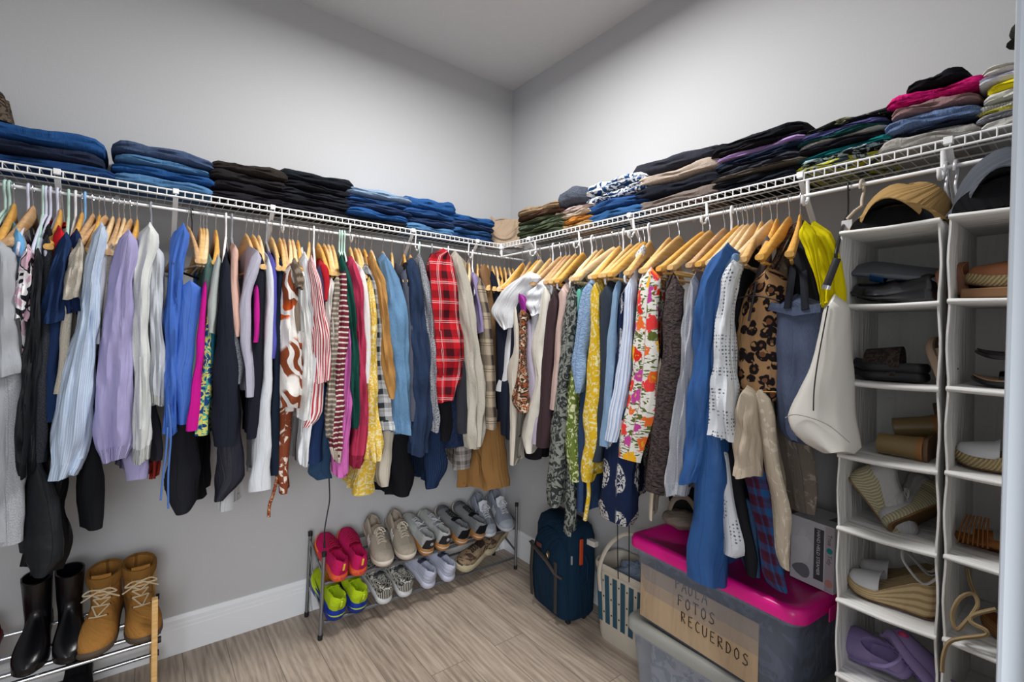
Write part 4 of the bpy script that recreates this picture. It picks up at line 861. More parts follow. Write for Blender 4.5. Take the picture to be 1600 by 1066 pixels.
G('R', 'dungarees', 'washed denim dungarees', 'with thin straps left of the navy paisley', 'dungarees', S('5d7c9d', '89a3bd', 'denim'), 974, [(446, 958, 966), (500, 952, 964), (534, 944, 962), (560, 944, 960), (640, 938, 952), (700, 930, 946)], kind='body', reach=.225, hang='white', tip=945)
G('R', 'dress', 'navy paisley dress', 'widest hem, swinging above the laundry basket', 'dress', S('131f3c', 'b7b5b3', 'paisley'), 986, [(460, 966, 976), (540, 962, 974), (620, 950, 972), (680, 934, 1006), (740, 928, 1008), (790, 924, 1010), (812, 924, 1008), (822, 936, 990)], kind='body', reach=.215, hang='wood0', tip=945, rise=.1, wave=1.3)
G('R', 'dress', 'light blue and white striped sundress', 'between paisley and tropical print', 'dress', S('9db2d3', 'd5dae6', 'vstripe', (.013, .5)), 999, [(440, 976, 990), (500, 972, 988), (560, 963, 985), (620, 952, 980), (670, 943, 972), (688, 942, 966)], kind='body', reach=.23, hang='wood0', tip=950)
G('R', 'dress', 'white tropical flower print dress', 'with red, orange and pink blossoms', 'dress', S('d5d3cc', 'e0b62c', 'floral', (17, .45, ['c8281c', 'd9662a', 'b0408c', 'e0a51e', 'd43a3a', '56602a'])), 1016, [(424, 1000, 1036), (460, 990, 1036), (520, 984, 1032), (580, 978, 1032), (640, 968, 1026), (690, 961, 1012), (720, 962, 1002)], kind='body', reach=.235, hang='wood0', tip=987, wave=1.3)
G('R', 'skirt', 'ecru lace trimmed slip', 'thin pale strip beside the crinkled brown dress', 'slip', S('bdb3a0'), 1036, [(560, 1028, 1036), (640, 1020, 1030), (740, 1014, 1024), (790, 1013, 1020), (818, 1014, 1019)], kind='body', reach=.205, hang=None, rise=0, t=.004)
G('R', 'dress', 'dark brown crinkled dress', 'textured strip right of the flower print', 'dress', S('4a403f', '1f1b1d', 'crinkle'), 1046, [(440, 1040, 1074), (500, 1032, 1072), (560, 1029, 1068), (620, 1022, 1058), (700, 1010, 1046), (750, 999, 1038), (769, 998, 1030)], kind='body', reach=.235, hang='wood0', tip=1010, wave=1.5)
G('R', 'hoodie', 'pale heather grey hoodie', 'between crinkled brown and blue denim', 'hoodie', S('92959d', 'b0b2b9', 'heather'), 1098, [(440, 1074, 1086), (500, 1064, 1080), (560, 1060, 1076), (640, 1048, 1072), (700, 1040, 1066), (755, 1034, 1062), (775, 1040, 1058)], reach=.225, hang='wood2', tip=1036, cuff=(None, 3), dep=.03)
G('R', 'dress', 'mid blue denim shirt dress', 'long, reaching over the pink lid', 'dress', S('2a5188', '38629a', 'satin'), 1153, [(390, 1112, 1146), (410, 1098, 1138), (440, 1088, 1118), (500, 1081, 1112), (580, 1074, 1108), (660, 1066, 1102), (730, 1060, 1092), (757, 1060, 1082)], reach=.245, hang='wood2', tip=1100, collar=('shirt', None), cuff=(None, 3), body=[(400, 1108, 1140), (560, 1082, 1120), (700, 1078, 1128), (800, 1072, 1128), (880, 1066, 1126), (915, 1066, 1122)], bodyin=.02, wave=1.7)
G('R', 'blouse', 'white broderie blouse', 'with eyelets and scalloped cuff', 'blouse', S('cfd3d8', None, 'eyelet'), 1168, [(412, 1132, 1156), (440, 1120, 1146), (500, 1112, 1136), (560, 1108, 1136), (620, 1105, 1138), (660, 1104, 1139), (686, 1102, 1141)], reach=.24, hang='wood1', tip=1130, cuff=(None, 2))
G('R', 'dress', 'white eyelet dress', 'tiered hem hanging over the pink lid', 'dress', S('c5c9cf', None, 'eyelet'), 1160, [(700, 1118, 1134), (760, 1120, 1142), (820, 1122, 1156), (862, 1122, 1164), (868, 1126, 1150)], kind='body', reach=.19, hang=None, rise=0)
G('R', 'jacket', 'washed blue denim jacket', 'folded collar above the white broderie', 'jacket', S('48698f', '7f9cba', 'denim'), 1161, [(396, 1134, 1162), (420, 1130, 1146), (432, 1134, 1142)], kind='body', reach=.23, hang='wood1', tip=1118, rise=.04)
G('R', 'blazer', 'black blazer', 'right of the broderie blouse', 'blazer', S('17181d', '202127'), 1178, [(404, 1146, 1166), (440, 1140, 1158), (520, 1136, 1150), (620, 1138, 1152), (700, 1118, 1150), (744, 1118, 1142)], kind='body', reach=.15, hang='wood1', tip=1146)
G('R', 'trousers', 'black draped trousers', 'twisting down to the pink lid', 'trousers', S('16171c', '1f2026'), 1170, [(700, 1130, 1160), (760, 1130, 1164), (820, 1148, 1178), (870, 1160, 1188), (900, 1168, 1184)], kind='body', reach=.17, hang=None, rise=0)
G('R', 'jeans', 'rolled blue denim jeans', 'cuff resting by the plaid scarf end', 'jeans', S('243a5c', '4a6890', 'denim'), 1176, [(780, 1150, 1180), (840, 1152, 1188), (880, 1154, 1190), (903, 1166, 1186)], kind='body', reach=.13, hang=None, rise=0)
G('R', 'blouse', 'champagne satin blouse', 'with a buttoned cuff below the leopard bag', 'blouse', S('b0a28f', 'c8bca9', 'satin'), 1205, [(616, 1146, 1174), (650, 1142, 1176), (690, 1140, 1178), (746, 1140, 1176)], reach=.235, hang='wood1', tip=1153, body=[(616, 1150, 1170), (740, 1146, 1172)], cuff=(None, 5), rise=0)
G('R', 'dress', 'burgundy and blue checked dress', 'long panel sweeping to the pink lid', 'dress', S('45182c', '1d4a78', 'plaid', (.05, '1b1420')), 1190, [(640, 1142, 1170), (740, 1152, 1198), (800, 1166, 1212), (860, 1182, 1226), (915, 1196, 1242), (926, 1206, 1240)], kind='body', reach=.185, hang='wood0', tip=1170, wave=1.4, rise=0)
G('R', 'coat', 'beige embroidered lace coat', 'with leaf embroidery right of the champagne blouse', 'coat', S('a69b8a', 'bcb2a2', 'mottle', (20, .6)), 1214, [(610, 1172, 1200), (650, 1182, 1210), (720, 1194, 1222), (800, 1210, 1236), (870, 1218, 1238), (890, 1226, 1236)], kind='body', reach=.205, hang='wood2', tip=1198, rise=0, wave=1.5)
G('R', 'dress', 'taupe lace evening dress', 'hanging flat behind the handbags', 'dress', S('6f665e', '948a80', 'mottle', (16, .62)), 1233, [(400, 1200, 1222), (560, 1206, 1260), (640, 1204, 1278), (720, 1210, 1292), (780, 1222, 1300), (800, 1232, 1292)], kind='body', reach=.10, hang='wood2', tip=1198, wave=1.4, t=.02, rise=.02, back=.06)
G('R', 'scarf', 'grey mauve pointed scarf', 'draped over a hanger left of the leopard bag', 'scarf', S('4c454a', '5c5459', 'satin'), 1209, [(368, 1192, 1206), (390, 1186, 1208), (412, 1184, 1200), (440, 1178, 1190), (456, 1176, 1184)], kind='body', reach=.14, hang=None, rise=0, t=.004, back=-.03)
for i, (n, tp, st, lb) in enumerate((
    (817, 790, 'wood1', 'wooden hanger nearest the corner on the right rod, dark clip beside it'),
    (843, 822, 'wood0', 'long wooden hanger pointing left toward the white tee'),
    (864, 838, 'white', 'white plastic hanger with a big looped hook, nearest the corner'),
    (907, 870, 'white', 'white plastic hanger with a looped hook above the reddish-topped hangers'),
    (890, 858, 'wood3', 'wooden hanger left of the pale denim ruched top, wires bunched'),
    (968, 936, 'wood2', 'yellowish wooden hanger left of the white looped hook'),
    (1007, 960, 'wood2', 'deep yellow wooden hanger above the striped sundress'),
    (1014, 976, 'white', 'white plastic hanger above the tropical flower dress'),
    (1061, 1010, 'wood0', 'wooden hanger with a squared end above the crinkled brown dress'),
    (1109, 1055, 'wood0', 'pale wooden hanger left of the denim shirt dress'),
    (1132, 1085, 'wood3', 'long tan wooden hanger rising left of the denim collar'),
    (1143, 1112, 'white', 'white plastic hanger just above the denim collar'),
    (1250, 1246, 'wood2', 'wooden hanger showing its end between denim tote and yellow scarf'))):
    hanger('R', n, tp, st, lb)
G('R', 'vest', 'coral red knit vest', 'small bright tab among the hangers', 'vest', S('b8503c', 'cf6a52', 'knit'), 941, [(400, 933, 943), (416, 932, 944), (424, 933, 942)], kind='body', reach=.05, hang=None, rise=0, back=0)
G('R', 'camisole', 'blue and white floral camisole', 'strap folded over two hangers', 'camisole', S('d0d2d6', '2d5e86', 'mottle', (50, .56)), 999, [(382, 996, 1014), (396, 992, 1008), (404, 990, 1000)], kind='body', reach=.10, hang=None, rise=0, back=-.02)

# ---------------------------------------------------------------- shoes
def foot_hw(u, w=.047, toe=2.4, heel=.036):
    """half width of the foot outline, u 0 heel .. 1 toe"""
    if u < .13: return heel*math.sqrt(max(0, 1-((.13-u)/.13)**2))**.9
    if u < .70:
        t = (u-.13)/.57; return heel+(w-heel)*(3*t*t-2*t**3)-.004*math.sin(math.pi*t)
    t = (u-.70)/.30; return w*max(0, 1-t**toe)**.5
def outline(L, w, heel, n=44, toe=2.4, curve=.004):
    us = [(1-math.cos(math.pi*k/(n//2)))/2 for k in range(n//2+1)]
    a = [((u-.5)*L, foot_hw(u, w, toe, heel)+curve*math.sin(math.pi*u)) for u in us]
    b = [((u-.5)*L, -foot_hw(u, w, toe, heel)+curve*math.sin(math.pi*u)) for u in us[::-1][1:-1]]
    return a+b
def sole_mesh(L, w, heel, hh, hb, flare=1.06, toe=2.4, waves=0, rock=.004):
    """hh heel height, hb ball height"""
    o = outline(L, w, heel, toe=toe); rings = []
    for k, (s, zf) in enumerate([(.93, 0), (1.0*flare*.97, .12), (flare, .45), (flare*.99, .8), (.985, 1.0)]):
        r = []
        for i, (x, y) in enumerate(o):
            u = x/L+.5; h = hh+(hb-hh)*min(1, max(0, (u-.2)/.45)); zz = rock*max(0, (u-.75)/.25)**2*3
            q = s*(1+waves*.05*abs(math.sin(u*9.5)))
            r.append((x*q, y*q, zz+h*zf*(1+(.12*waves*math.sin(u*19) if 0 < k < 3 else 0))))
        rings.append(r)
    return MB().loft(rings)
def upper_mesh(L, w, heel, hh, hb, coll=.062, vamp=.052, toeh=.032, op=(.05, .47), toe=2.4, lining=True):
    """shoe upper with a real opening: one half profile per station, mirrored"""
    M = 30; prof = []
    for k in range(M+1):
        u = .004+.992*(1-math.cos(math.pi*k/M))/2
        b = foot_hw(u, w, toe, heel)*.985; h0 = hh+(hb-hh)*min(1, max(0, (u-.2)/.45))-.003
        # height of the upper over the sole
        if u < .15: H_ = coll*(.93+.07*math.sin(math.pi*u/.15))
        elif u < .5: t = (u-.15)/.35; H_ = coll+(vamp-coll)*t-.008*math.sin(math.pi*t)
        else:
            t = (u-.5)/.5; H_ = vamp+(toeh-vamp)*min(1, t*1.15)
            if u > .93: H_ *= math.sqrt(max(.05, 1-((u-.93)/.075)**2))
        op0, op1 = op
        if u < op0: o = 0
        elif u < op1: t = (u-op0)/(op1-op0); o = min(1, math.sqrt(t*5))*(1 if t < .55 else max(0, 1-((t-.55)/.45)**2)**.5)
        else: o = 0
        c = o*(b*.74) if o > 0 else 0
        x = (u-.5)*L; top = h0+H_
        half = [(b, h0), (b*1.04, h0+.25*H_), (max(b*.97, c+.004), h0+.55*H_), (max(b*.74*(1-o)+o*(c+.006), .0015), h0+.88*H_ if o == 0 else top-.006), (max(c+.002, b*.36*(1-o)), top-.001), (max(c-.003, b*.16*(1-o)), top+(.001 if o else .0015)),
                (max(c-.006, 0), top-.012*o), (max(c-.006, 0), top-(H_*.72)*min(1, o*1.4)), (0, top-(H_*.78)*min(1, o*1.4))]
        prof.append([(x, y, z) for y, z in half]+[(x, -y, z) for y, z in half[-2::-1]])
    mb = MB(); mb.loft(prof, True, True, closed=False); return mb
def laces(L, hh, hb, vamp, coll, w, n=5, bow=True, u0=.44, u1=.68, r=.0022):
    mb = MB()
    def P(u, s, up=0):
        t = (u-.5)/.5; H_ = vamp+(.032-vamp)*min(1, max(0, t)*1.15)+max(0, -t)*.05
        return (L*(u-.5), s*w*.42, hb+H_+.006+up)
    for k in range(n):
        u = u0+(u1-u0)*k/(n-1); v = min(u1+.02, u+(u1-u0)/(n-1)*.7)
        mb.tube([P(u, -1, -.004), P((u+v)/2, 0, .004), P(v, 1, -.004)], r, 6, flat=.6)
        mb.tube([P(u, 1, -.004), P((u+v)/2, 0, .006), P(v, -1, -.004)], r, 6, flat=.6)
    if bow:
        for s in (-1, 1):
            mb.tube(spl([P(u0-.01, 0, .006), P(u0+.03, s*.7, .016), P(u0+.09, s*1.3, .010), P(u0+.06, s*.7, .006), P(u0-.005, 0, .006)], 4), r, 6)
            mb.tube([P(u0-.01, 0, .006), P(u0+.05, s*.5, .012), P(u0+.13, s*.9, .004)], r, 6)
    return mb
def tongue(L, hb, vamp, coll, w, up=.018):
    rings = []
    for k in range(9):
        t = k/8; u = .72-.36*t; x = L*(u-.5); z = hb+(vamp-.014)+.010*t+up*t*t+.012*max(0, t-.5); ww = w*(.40+.16*t)
        r = [(x-(.004 if abs(s) < .5 else 0), ww*s, z-.010*s*s) for s in (-1, -.5, 0, .5, 1)]+[(x-.004, ww*s, z-.004-.010*s*s) for s in (1, .5, 0, -.5, -1)]
        rings.append(r)
    return MB().loft(rings)
SHOE = {}
def orient(t, heading, pitch=0, roll=0):
    t.rotation_euler = (Matrix.Rotation(heading, 4, 'Z') @ Matrix.Rotation(-pitch, 4, 'Y') @ Matrix.Rotation(roll, 4, 'X')).to_euler()
def sneaker(key, label, loc, heading, pitch, roll=0, mirror=False, L=.25, group=None, **o):
    t = thing(o.get('name', 'sneaker'), label, o.get('name', 'sneaker').replace('_', ' '), loc, 0, group); orient(t, heading, pitch, roll); t.scale = (1.06,)*3
    if key in SHOE:
        for p in SHOE[key]: c = p.copy(); COL.objects.link(c); c.parent = t
        return t
    w, heel = o.get('w', .045), o.get('heel', .034); hh, hb = o.get('hh', .028), o.get('hb', .022); coll, vamp = o.get('coll', .058), o.get('vamp', .050)
    parts = []
    parts.append(obj('sole', sole_mesh(L, w, heel, hh, hb, waves=o.get('waves', 0), flare=o.get('flare', 1.06)), o['sole'], t))
    if o.get('midsole'):
        ms = sole_mesh(L, w*.995, heel*.995, hh*.5, hb*.5); ms.v = [(x, y, z+hb*.52) for x, y, z in ms.v]; parts.append(obj('midsole', ms, o['midsole'], t))
    parts.append(obj('upper', upper_mesh(L*.985, w, heel, hh, hb, coll, vamp), o['upper'], t))
    parts.append(obj('tongue', tongue(L, hb, vamp, coll, w, o.get('tup', .018)), o.get('tongue', o['upper']), t))
    if o.get('lace', True): parts.append(obj('laces', laces(L, hh, hb, vamp, coll, w, bow=o.get('bow', True)), o.get('lacem', o['upper']), t))
    if o.get('tab'):
        hb_ = MB(); rings = []
        for k in range(7):
            v = k/6; z = hh+.004+v*(coll*.93); q = 1.035-.02*v
            rings.append([(L*(-.5+.13)-(math.cos(a)*L*.13)*q*.985, math.sin(a)*heel*q*(1.1 if abs(a) > .9 else 1.02), z-.008*v*abs(a)) for a in [(-1.15+2.3*i/10)*(1-.25*v) for i in range(11)]])
        hb_.loft(rings, False, False, closed=False); parts.append(obj('heel_tab', hb_, o['tab'], t))
    if o.get('badge'):
        b = MB(); b.tube([(-L*.5-.0028, .007*math.cos(a), hh+coll*.55+.008*math.sin(a)) for a in [6.283*i/14 for i in range(14)]], .0011, 6, closed=True)
        b.tube([(-L*.5-.003, -.004, hh+coll*.5), (-L*.5-.003, 0, hh+coll*.62), (-L*.5-.003, .004, hh+coll*.56)], .0011, 6)
        parts.append(obj('heel_badge', b, o['badge'], t))
    if o.get('pull'):
        b = MB(); b.box(-L*.5-.004, -L*.5+.001, -.004, .004, hh+coll*.45, hh+coll*.98); parts.append(obj('heel_pull', b, o['pull'], t, bevel=.001))
    if o.get('stripes'):
        for s in (-1, 1):
            b = MB()
            for q in (.46, .53, .60):
                x = L*(q-.5); hw = foot_hw(q, w, 2.4, heel)
                b.loft([[(x-.012*v+d, s*(hw*(1.05-.13*v*v)+.0012), hb+.004+v*.030) for d in (-.005, .005)] for v in [0, .25, .5, .75, 1]], False, False, closed=False)
            parts.append(obj('side_stripes', b, o['stripes'], t))
    if o.get('swoosh'):
        for s in (-1, 1):
            b = MB()
            P = [(.30, .016), (.36, .006), (.45, .006), (.60, .020), (.72, .034)]; Wd = [.001, .006, .007, .004, .001]
            for (q, z), wd in [(p, w_) for p, w_ in zip(P, Wd)]: pass
            rr = []
            for (q, z), wd in zip(P, Wd):
                hw = foot_hw(q, w, 2.4, heel); rr.append([(L*(q-.5), s*(hw*1.045+.0012), hb+z-wd+.004), (L*(q-.5), s*(hw*1.03+.0012), hb+z+wd+.004)])
            b.loft(rr, False, False, closed=False)
            parts.append(obj('side_mark', b, o['swoosh'], t))
    if o.get('toecap'):
        tc = upper_mesh(L*.992, w*1.012, heel, hh, hb, coll, vamp+.0012, .0335); keep = [f for f in tc.f if all(tc.v[i][0] > L*.30 for i in f)]
        tc.f = keep; parts.append(obj('toe_cap', tc, o['toecap'], t))
    SHOE[key] = parts; return t
grey_m = plain('8d9096', .3, .85, .5, 'brushed_steel')
# silver two-tier rack under the left rod
RA = [(-1.213, -.265), (-.118, -.262)]
rk = thing('shoe_rack', 'low silver two-tier metal shoe rack along the left wall', 'shoe rack', (-.66, -.16, 0))
W_ = dict(parent=rk, world=True)
FU, BU, FL, BL = (-.262, .240), (-.062, .330), (-.262, .068), (-.062, .158)
for x, dx in ((-1.205, -.012), (-.118, 0)):
    for y, h, nm in ((-.266, .375, 'front'), (-.048, .392, 'rear')):
        m = MB(); m.cyl((x+dx, y, .012), (x, y, h), .0085, 14); lg = obj('leg', m, grey_m, **W_)
        for z0, z1 in ((0, .022), (h-.008, h+.012)):
            c = MB(); xx = x+dx*(1-z0/h); c.cyl((xx, y, z0), (xx, y, z1), .0105, 14); obj('end_cap', c, blackm, lg)
    for (fy, fz), (by, bz) in ((FU, BU), (FL, BL)):
        m = MB(); m.obox((x-.004, fy, fz+.045), (x-.004, by, bz+.035), .004, .014); obj('side_bracket', m, grey_m, **W_)
        m = MB(); m.cyl((x-.008, by-.01, bz-.01), (x-.008, by-.06, bz-.1), .0025, 8); obj('brace_wire', m, grey_m, **W_)
for (y, z) in (FU, BU, FL, BL):
    m = MB(); m.cyl((-1.2, y, z), (-.52, y, z), .0085, 14); m.cyl((-.62, y, z), (-.118, y, z), .0068, 14); obj('rail', m, grey_m, **W_)
for (fy, fz), (by, bz) in ((FU, BU), (FL, BL)):
    m = MB(); m.cyl((-1.2, (fy+by)/2+.03, (fz+bz)/2+.012), (-.118, (fy+by)/2+.03, (fz+bz)/2+.012), .006, 12); obj('rail', m, grey_m, **W_)
PITCH = math.atan2(.09, .20)
def on_tier(px, py, tier, heel_front, L=.25, off=.0, dx=0):
    """foot of the shoe where its front end touches the sloping tier"""
    fy, fz = (FU if tier == 'U' else FL)
    x = at(px, py, 1, fy)[0]+dx
    d = L/2-.012+off; n = .012
    y = fy+math.cos(PITCH)*d-math.sin(PITCH)*n*-1*0; z = fz+math.sin(PITCH)*d+math.cos(PITCH)*n
    return (x, y-.006, z), (math.pi/2 if heel_front else -math.pi/2), (PITCH if heel_front else -PITCH)
pk = dict(upper=cloth('cf1359', 'e8307a', 'knit', 90), sole=plain('d8552a', .6), midsole=cloth('e02a6a', 'f07a3a', 'mottle', (12, .5)), tongue=cloth('a50c3c'), lacem=plain('b00d44', .7), pull=plain('f0c23a'), hh=.034, hb=.026, coll=.066, bow=False)
for px, w in ((527, 'left one, beside the rack post'), (560, 'right one, beside the beige pair')):
    l, h, p = on_tier(px, 900, 'U', True); sneaker('pink', 'hot pink running shoe, top tier, '+w, l, h+(.06 if px < 540 else -.02), p, group='hot pink running shoes', **pk)
bg = dict(upper=cloth('a3988a', 'b5aa9b', 'fleece'), sole=plain('c9b8a6', .6), midsole=plain('d4ccc0', .6), lacem=plain('cdc3b2', .9), stripes=plain('f2eeea', .6), tongue=cloth('857a6b'), hh=.030, hb=.027, w=.049, heel=.036, toecap=cloth('aaa091', 'b8ad9f', 'fleece'))
for px, w in ((601, 'left one, next to the pink pair'), (637, 'right one')):
    l, h, p = on_tier(px, 880, 'U', False, .265); sneaker('beige', 'beige suede sneaker, top tier, '+w, l, h-.05, p, L=.265, group='beige suede sneakers', **bg)
wt = dict(upper=cloth('a7a9a8', 'c2c4c4'), sole=plain('a9763f', .5), midsole=plain('d5d0c4', .6), tab=plain('17181c', .5), badge=plain('cfd0d2', .4), lacem=plain('b9bcc0', .8), tongue=cloth('b3b8bd'), hh=.036, hb=.026, coll=.062, w=.043)
for px, w in ((664, 'left one'), (689, 'right one')):
    l, h, p = on_tier(px, 866, 'U', True); sneaker('gum', 'white sneaker with gum sole and black heel, top tier, '+w, l, h+.05, p, group='gum soled sneakers', **wt)
bk = dict(upper=cloth('77797c', '8b8d90'), sole=plain('a27040', .5), midsole=plain('c9c2b2', .6), tab=cloth('15161a'), lacem=plain('1a1b1e', .8), tongue=cloth('1d1e22'), hh=.036, hb=.026, coll=.062, w=.043, toecap=cloth('606266'), bow=False)
for px, w in ((717, 'left one'), (744, 'right one, beside the light grey pair')):
    l, h, p = on_tier(px, 852, 'U', True); sneaker('blackgrey', 'black and grey trainer, top tier, '+w, l, h+.10, p, group='black and grey trainers', **bk)
ad = dict(upper=cloth('858a96', '969ba6', 'fleece'), sole=plain('b4b8bf', .5), lacem=plain('c5c9cf', .8), stripes=plain('d0d5dc', .6), tongue=plain('cdd1d8', .6), hh=.026, hb=.022, coll=.060, w=.046, tup=.03, toecap=plain('9ea4ae', .6))
for px, w in ((767, 'left one'), (794, 'right one, by the rack end')):
    l, h, p = on_tier(px, 835, 'U', False, .255); sneaker('palegrey', 'light grey striped sneaker, top tier, '+w, l, h-.12, p-.1, L=.255, group='light grey striped sneakers', **ad)
yb = dict(upper=cloth('a9c81c', 'c4dd2a', 'knit', 80), sole=cloth('122a86', '2a50b8', 'satin'), midsole=plain('b8d21f', .5), tongue=cloth('9cba16'), lacem=plain('c8601c', .7), swoosh=plain('1e2a1c', .5), pull=plain('c8e03a', .5), hh=.058, hb=.038, coll=.055, w=.045, heel=.037, bow=False)
for px, w in ((521, 'left one'), (555, 'right one')):
    l, h, p = on_tier(px, 955, 'L', True); sneaker('neon', 'neon yellow running shoe with blue sole, bottom tier, '+w, l, h+.08, p, group='neon yellow running shoes', **yb)
zb = dict(upper=cloth('b9b7ae', '1b1b1e', 'mottle', (55, .52)), sole=plain('c6c8ca', .5), tab=cloth('c3c1b6', '3b3b3c', 'vstripe', (.008, .55)), tongue=cloth('55565a'), lace=True, lacem=plain('88898c', .8), hh=.030, hb=.024, coll=.056, w=.044, bow=False)
for px, w in ((597, 'left one'), (629, 'right one')):
    l, h, p = on_tier(px, 930, 'L', True); sneaker('zebra', 'black and white speckled sneaker on the bottom tier, '+w, l, h+.08, p, group='speckled sneakers', **zb)
wh = dict(upper=cloth('a9adc0', 'babfd0', 'satin'), sole=plain('b5b9c9', .5), tongue=cloth('4b4e62'), lacem=plain('5b5e70', .8), hh=.032, hb=.024, coll=.060, w=.045, bow=False)
for px, w in ((665, 'left one'), (696, 'right one')):
    l, h, p = on_tier(px, 908, 'L', True); sneaker('white', 'bluish white sneaker with dark lining, bottom tier, '+w, l, h+.12, p, group='bluish white sneakers', **wh)
ch = dict(upper=cloth('8d7a62', '4a3a30', 'mottle', (16, .56)), sole=plain('b3a88c', .6), midsole=plain('2c2824', .6), tongue=cloth('33241f'), lacem=plain('2a2320', .8), hh=.042, hb=.034, coll=.050, waves=1, flare=1.12, w=.044, bow=False)
for px, py, dz, w in ((741, 882, 0, 'front one, toe pointing left'), (778, 868, .0, 'rear one near the rack end')):
    p0 = at(px, py, 1, -.215); sneaker('chunky', 'beige and brown chunky sneaker with bulbous sole, '+w, (p0[0], -.205 if px < 760 else -.15, .108 if px < 760 else .135), math.radians(196 if px < 760 else 205), math.radians(-6), group='chunky beige sneakers', roll=-.35, **ch)

# boots
def boot(key, label, loc, heading, pitch, kind):
    t = thing('ankle_boot', label, 'boot', loc); orient(t, heading, pitch); t.scale = (1.06,)*3
    if key in SHOE:
        for p in SHOE[key]:
            c = p.copy(); COL.objects.link(c); c.parent = t
        return t
    parts = []
    if kind == 'work':
        L, w, heel, hh, hb = .265, .051, .040, .030, .022; um = cloth('9b6c34', 'b08145', 'fleece'); lm = cloth('7d5a2e')
        sm = plain('4e4136', .7); vamp, ch_, rx, ry, lean = .062, .175, .050, .040, -.004
    else:
        L, w, heel, hh, hb = .255, .042, .032, .055, .012; um = plain('0a0b10', .27, 0, .5, 'black_leather'); lm = cloth('0a0a0c')
        sm = plain('0c0c0e', .4); vamp, ch_, rx, ry, lean = .060, .205, .043, .033, -.006
    if kind == 'work': parts.append(obj('sole', sole_mesh(L, w, heel, hh, hb, 1.05), sm, t))
    else:
        parts.append(obj('sole', sole_mesh(L, w, heel, .052, .008, 1.0), sm, t))
    # foot and shaft in one skin: stack horizontal sections
    rings = []; N_ = 36
    top = ch_; nR = 22
    o = outline(L*.985, w, heel, 44)
    for k in range(nR+1):
        v = k/nR; z = hb-.004+v*(top-hb+.004)
        # foot section blends to shaft section above the vamp
        r = []
        bl = min(1, max(0, (z-.035)/.075)); bl = bl*bl*(3-2*bl)
        for i, (x, y) in enumerate(o):
            u = x/L+.5
            h0 = hh+(hb-hh)*min(1, max(0, (u-.2)/.45))
            a = math.atan2(y, x+L*.26)
            sx = -L*.29+lean*v+rx*math.cos(a)*(1+.12*v); sy = ry*math.sin(a)*(1+.16*v*v)
            fx = x; 
            if u > .45:      # roof of the vamp
                roof = hb+vamp*(1-.55*((u-.45)/.55)**1.3)
                if z > roof: fx = x-(z-roof)*1.35
                fx = max(fx, sx)
            X = fx*(1-bl)+sx*bl; Y = y*(1-bl)+sy*bl
            if u > .45 and z > roof: Y *= max(.45, 1-(z-roof)*9)*(1-bl)+bl
            zz = max(z, h0-.002) if v < .3 else z
            if v > .9: zz -= (.014 if kind == 'work' else .022)*(v-.9)/.1*max(0, math.cos(a+math.pi))*.3-.0
            r.append((X, Y, zz))
        rings.append(r)
    c = (sum(p[0] for p in rings[-1])/len(o), 0)
    inn = [[(c[0]+(x-c[0])*.88, y*.88, z-d) for x, y, z in rings[-1]] for d in (-.002, .02, .09)]
    mb = MB(); mb.loft(rings+inn, True, True); parts.append(obj('boot_upper', mb, um, t))
    if kind == 'work':
        col = MB(); rr = []
        for q, dz, s in ((0, -.038, 1.03), (1, -.026, 1.10), (2, -.008, 1.12), (3, .004, 1.06), (4, .002, .92)):
            rr.append([(c[0]+(x-c[0])*s, y*s, z+dz) for x, y, z in rings[-1]])
        col.loft(rr, False, False); parts.append(obj('padded_collar', col, cloth('86602f', '6b4a22'), t))
        parts.append(obj('tongue', MB().loft([[(c[0]+rx*.72-.003*(k-2)-.004*abs(s), s*.026, .125+k*.0125) for s in (-1, -.5, 0, .5, 1)]+[(c[0]+rx*.72-.006-.003*(k-2), s*.026, .125+k*.0125) for s in (1, .5, 0, -.5, -1)] for k in range(6)]), um, t))
        lc = MB(); eye = MB()
        ys = [(0.010, .083), (-.005, .098), (-.019, .113), (-.029, .128), (-.034, .143)]
        def fx(z):    # front of the shaft at a height
            rg = min(rings, key=lambda r: abs(r[11][2]-z)); return max(p[0] for p in rg)
        pts = [(fx(z)+.003, z) for z in (.075, .088, .101, .114, .127, .140)]
        for (x, z), (x2, z2) in zip(pts, pts[1:]):
            for s in (-1, 1): lc.tube([(x-.010, s*.023, z), (x+.003, 0, (z+z2)/2+.001), (x2-.010, -s*.023, z2)], .0026, 6)
        for x, z in pts:
            for s in (-1, 1): eye.ball((x-.011, s*.024, z), .003, .003, .003, 8, 5)
        x, z = pts[-1]
        for s in (-1, 1):
            lc.tube(spl([(x, 0, z), (x+.012, s*.026, z+.012), (x+.010, s*.044, z-.004), (x+.006, s*.02, z-.008), (x, 0, z)]), .0026, 6)
            lc.tube([(x, 0, z), (x+.010, s*.03, z-.014), (x+.006, s*.05, z-.030)], .0026, 6)
        parts.append(obj('laces', lc, plain('c9b99b', .9), t)); parts.append(obj('eyelets', eye, plain('2d2620', .4, .5), t))
    SHOE[key] = parts; return t
def at_boot(px, py, y):
    return at(px, py, 1, y)
for px, toe, lab, hd in ((30, 45, 'black leather ankle boot, left one of the pair, on the wooden-ended rack', -92), (95, 103, 'black leather ankle boot, right one of the pair, beside the tan boots', -86)):
    x = at(toe, 1040, 1, -.30)[0]
    boot('black', lab, (x-.002, -.190, .276), math.radians(hd), math.radians(-13), 'dress')
for toe, lab, hd in ((150, 'tan lace-up work boot, left one, beside the black boots', -100), (222, 'tan lace-up work boot, right one, beside the wooden rack end', -84)):
    x = at(toe, 1010, 1, -.30)[0]
    boot('tan', lab, (x+(.008 if toe < 200 else -.006), -.195, .276), math.radians(hd), math.radians(-13), 'work')
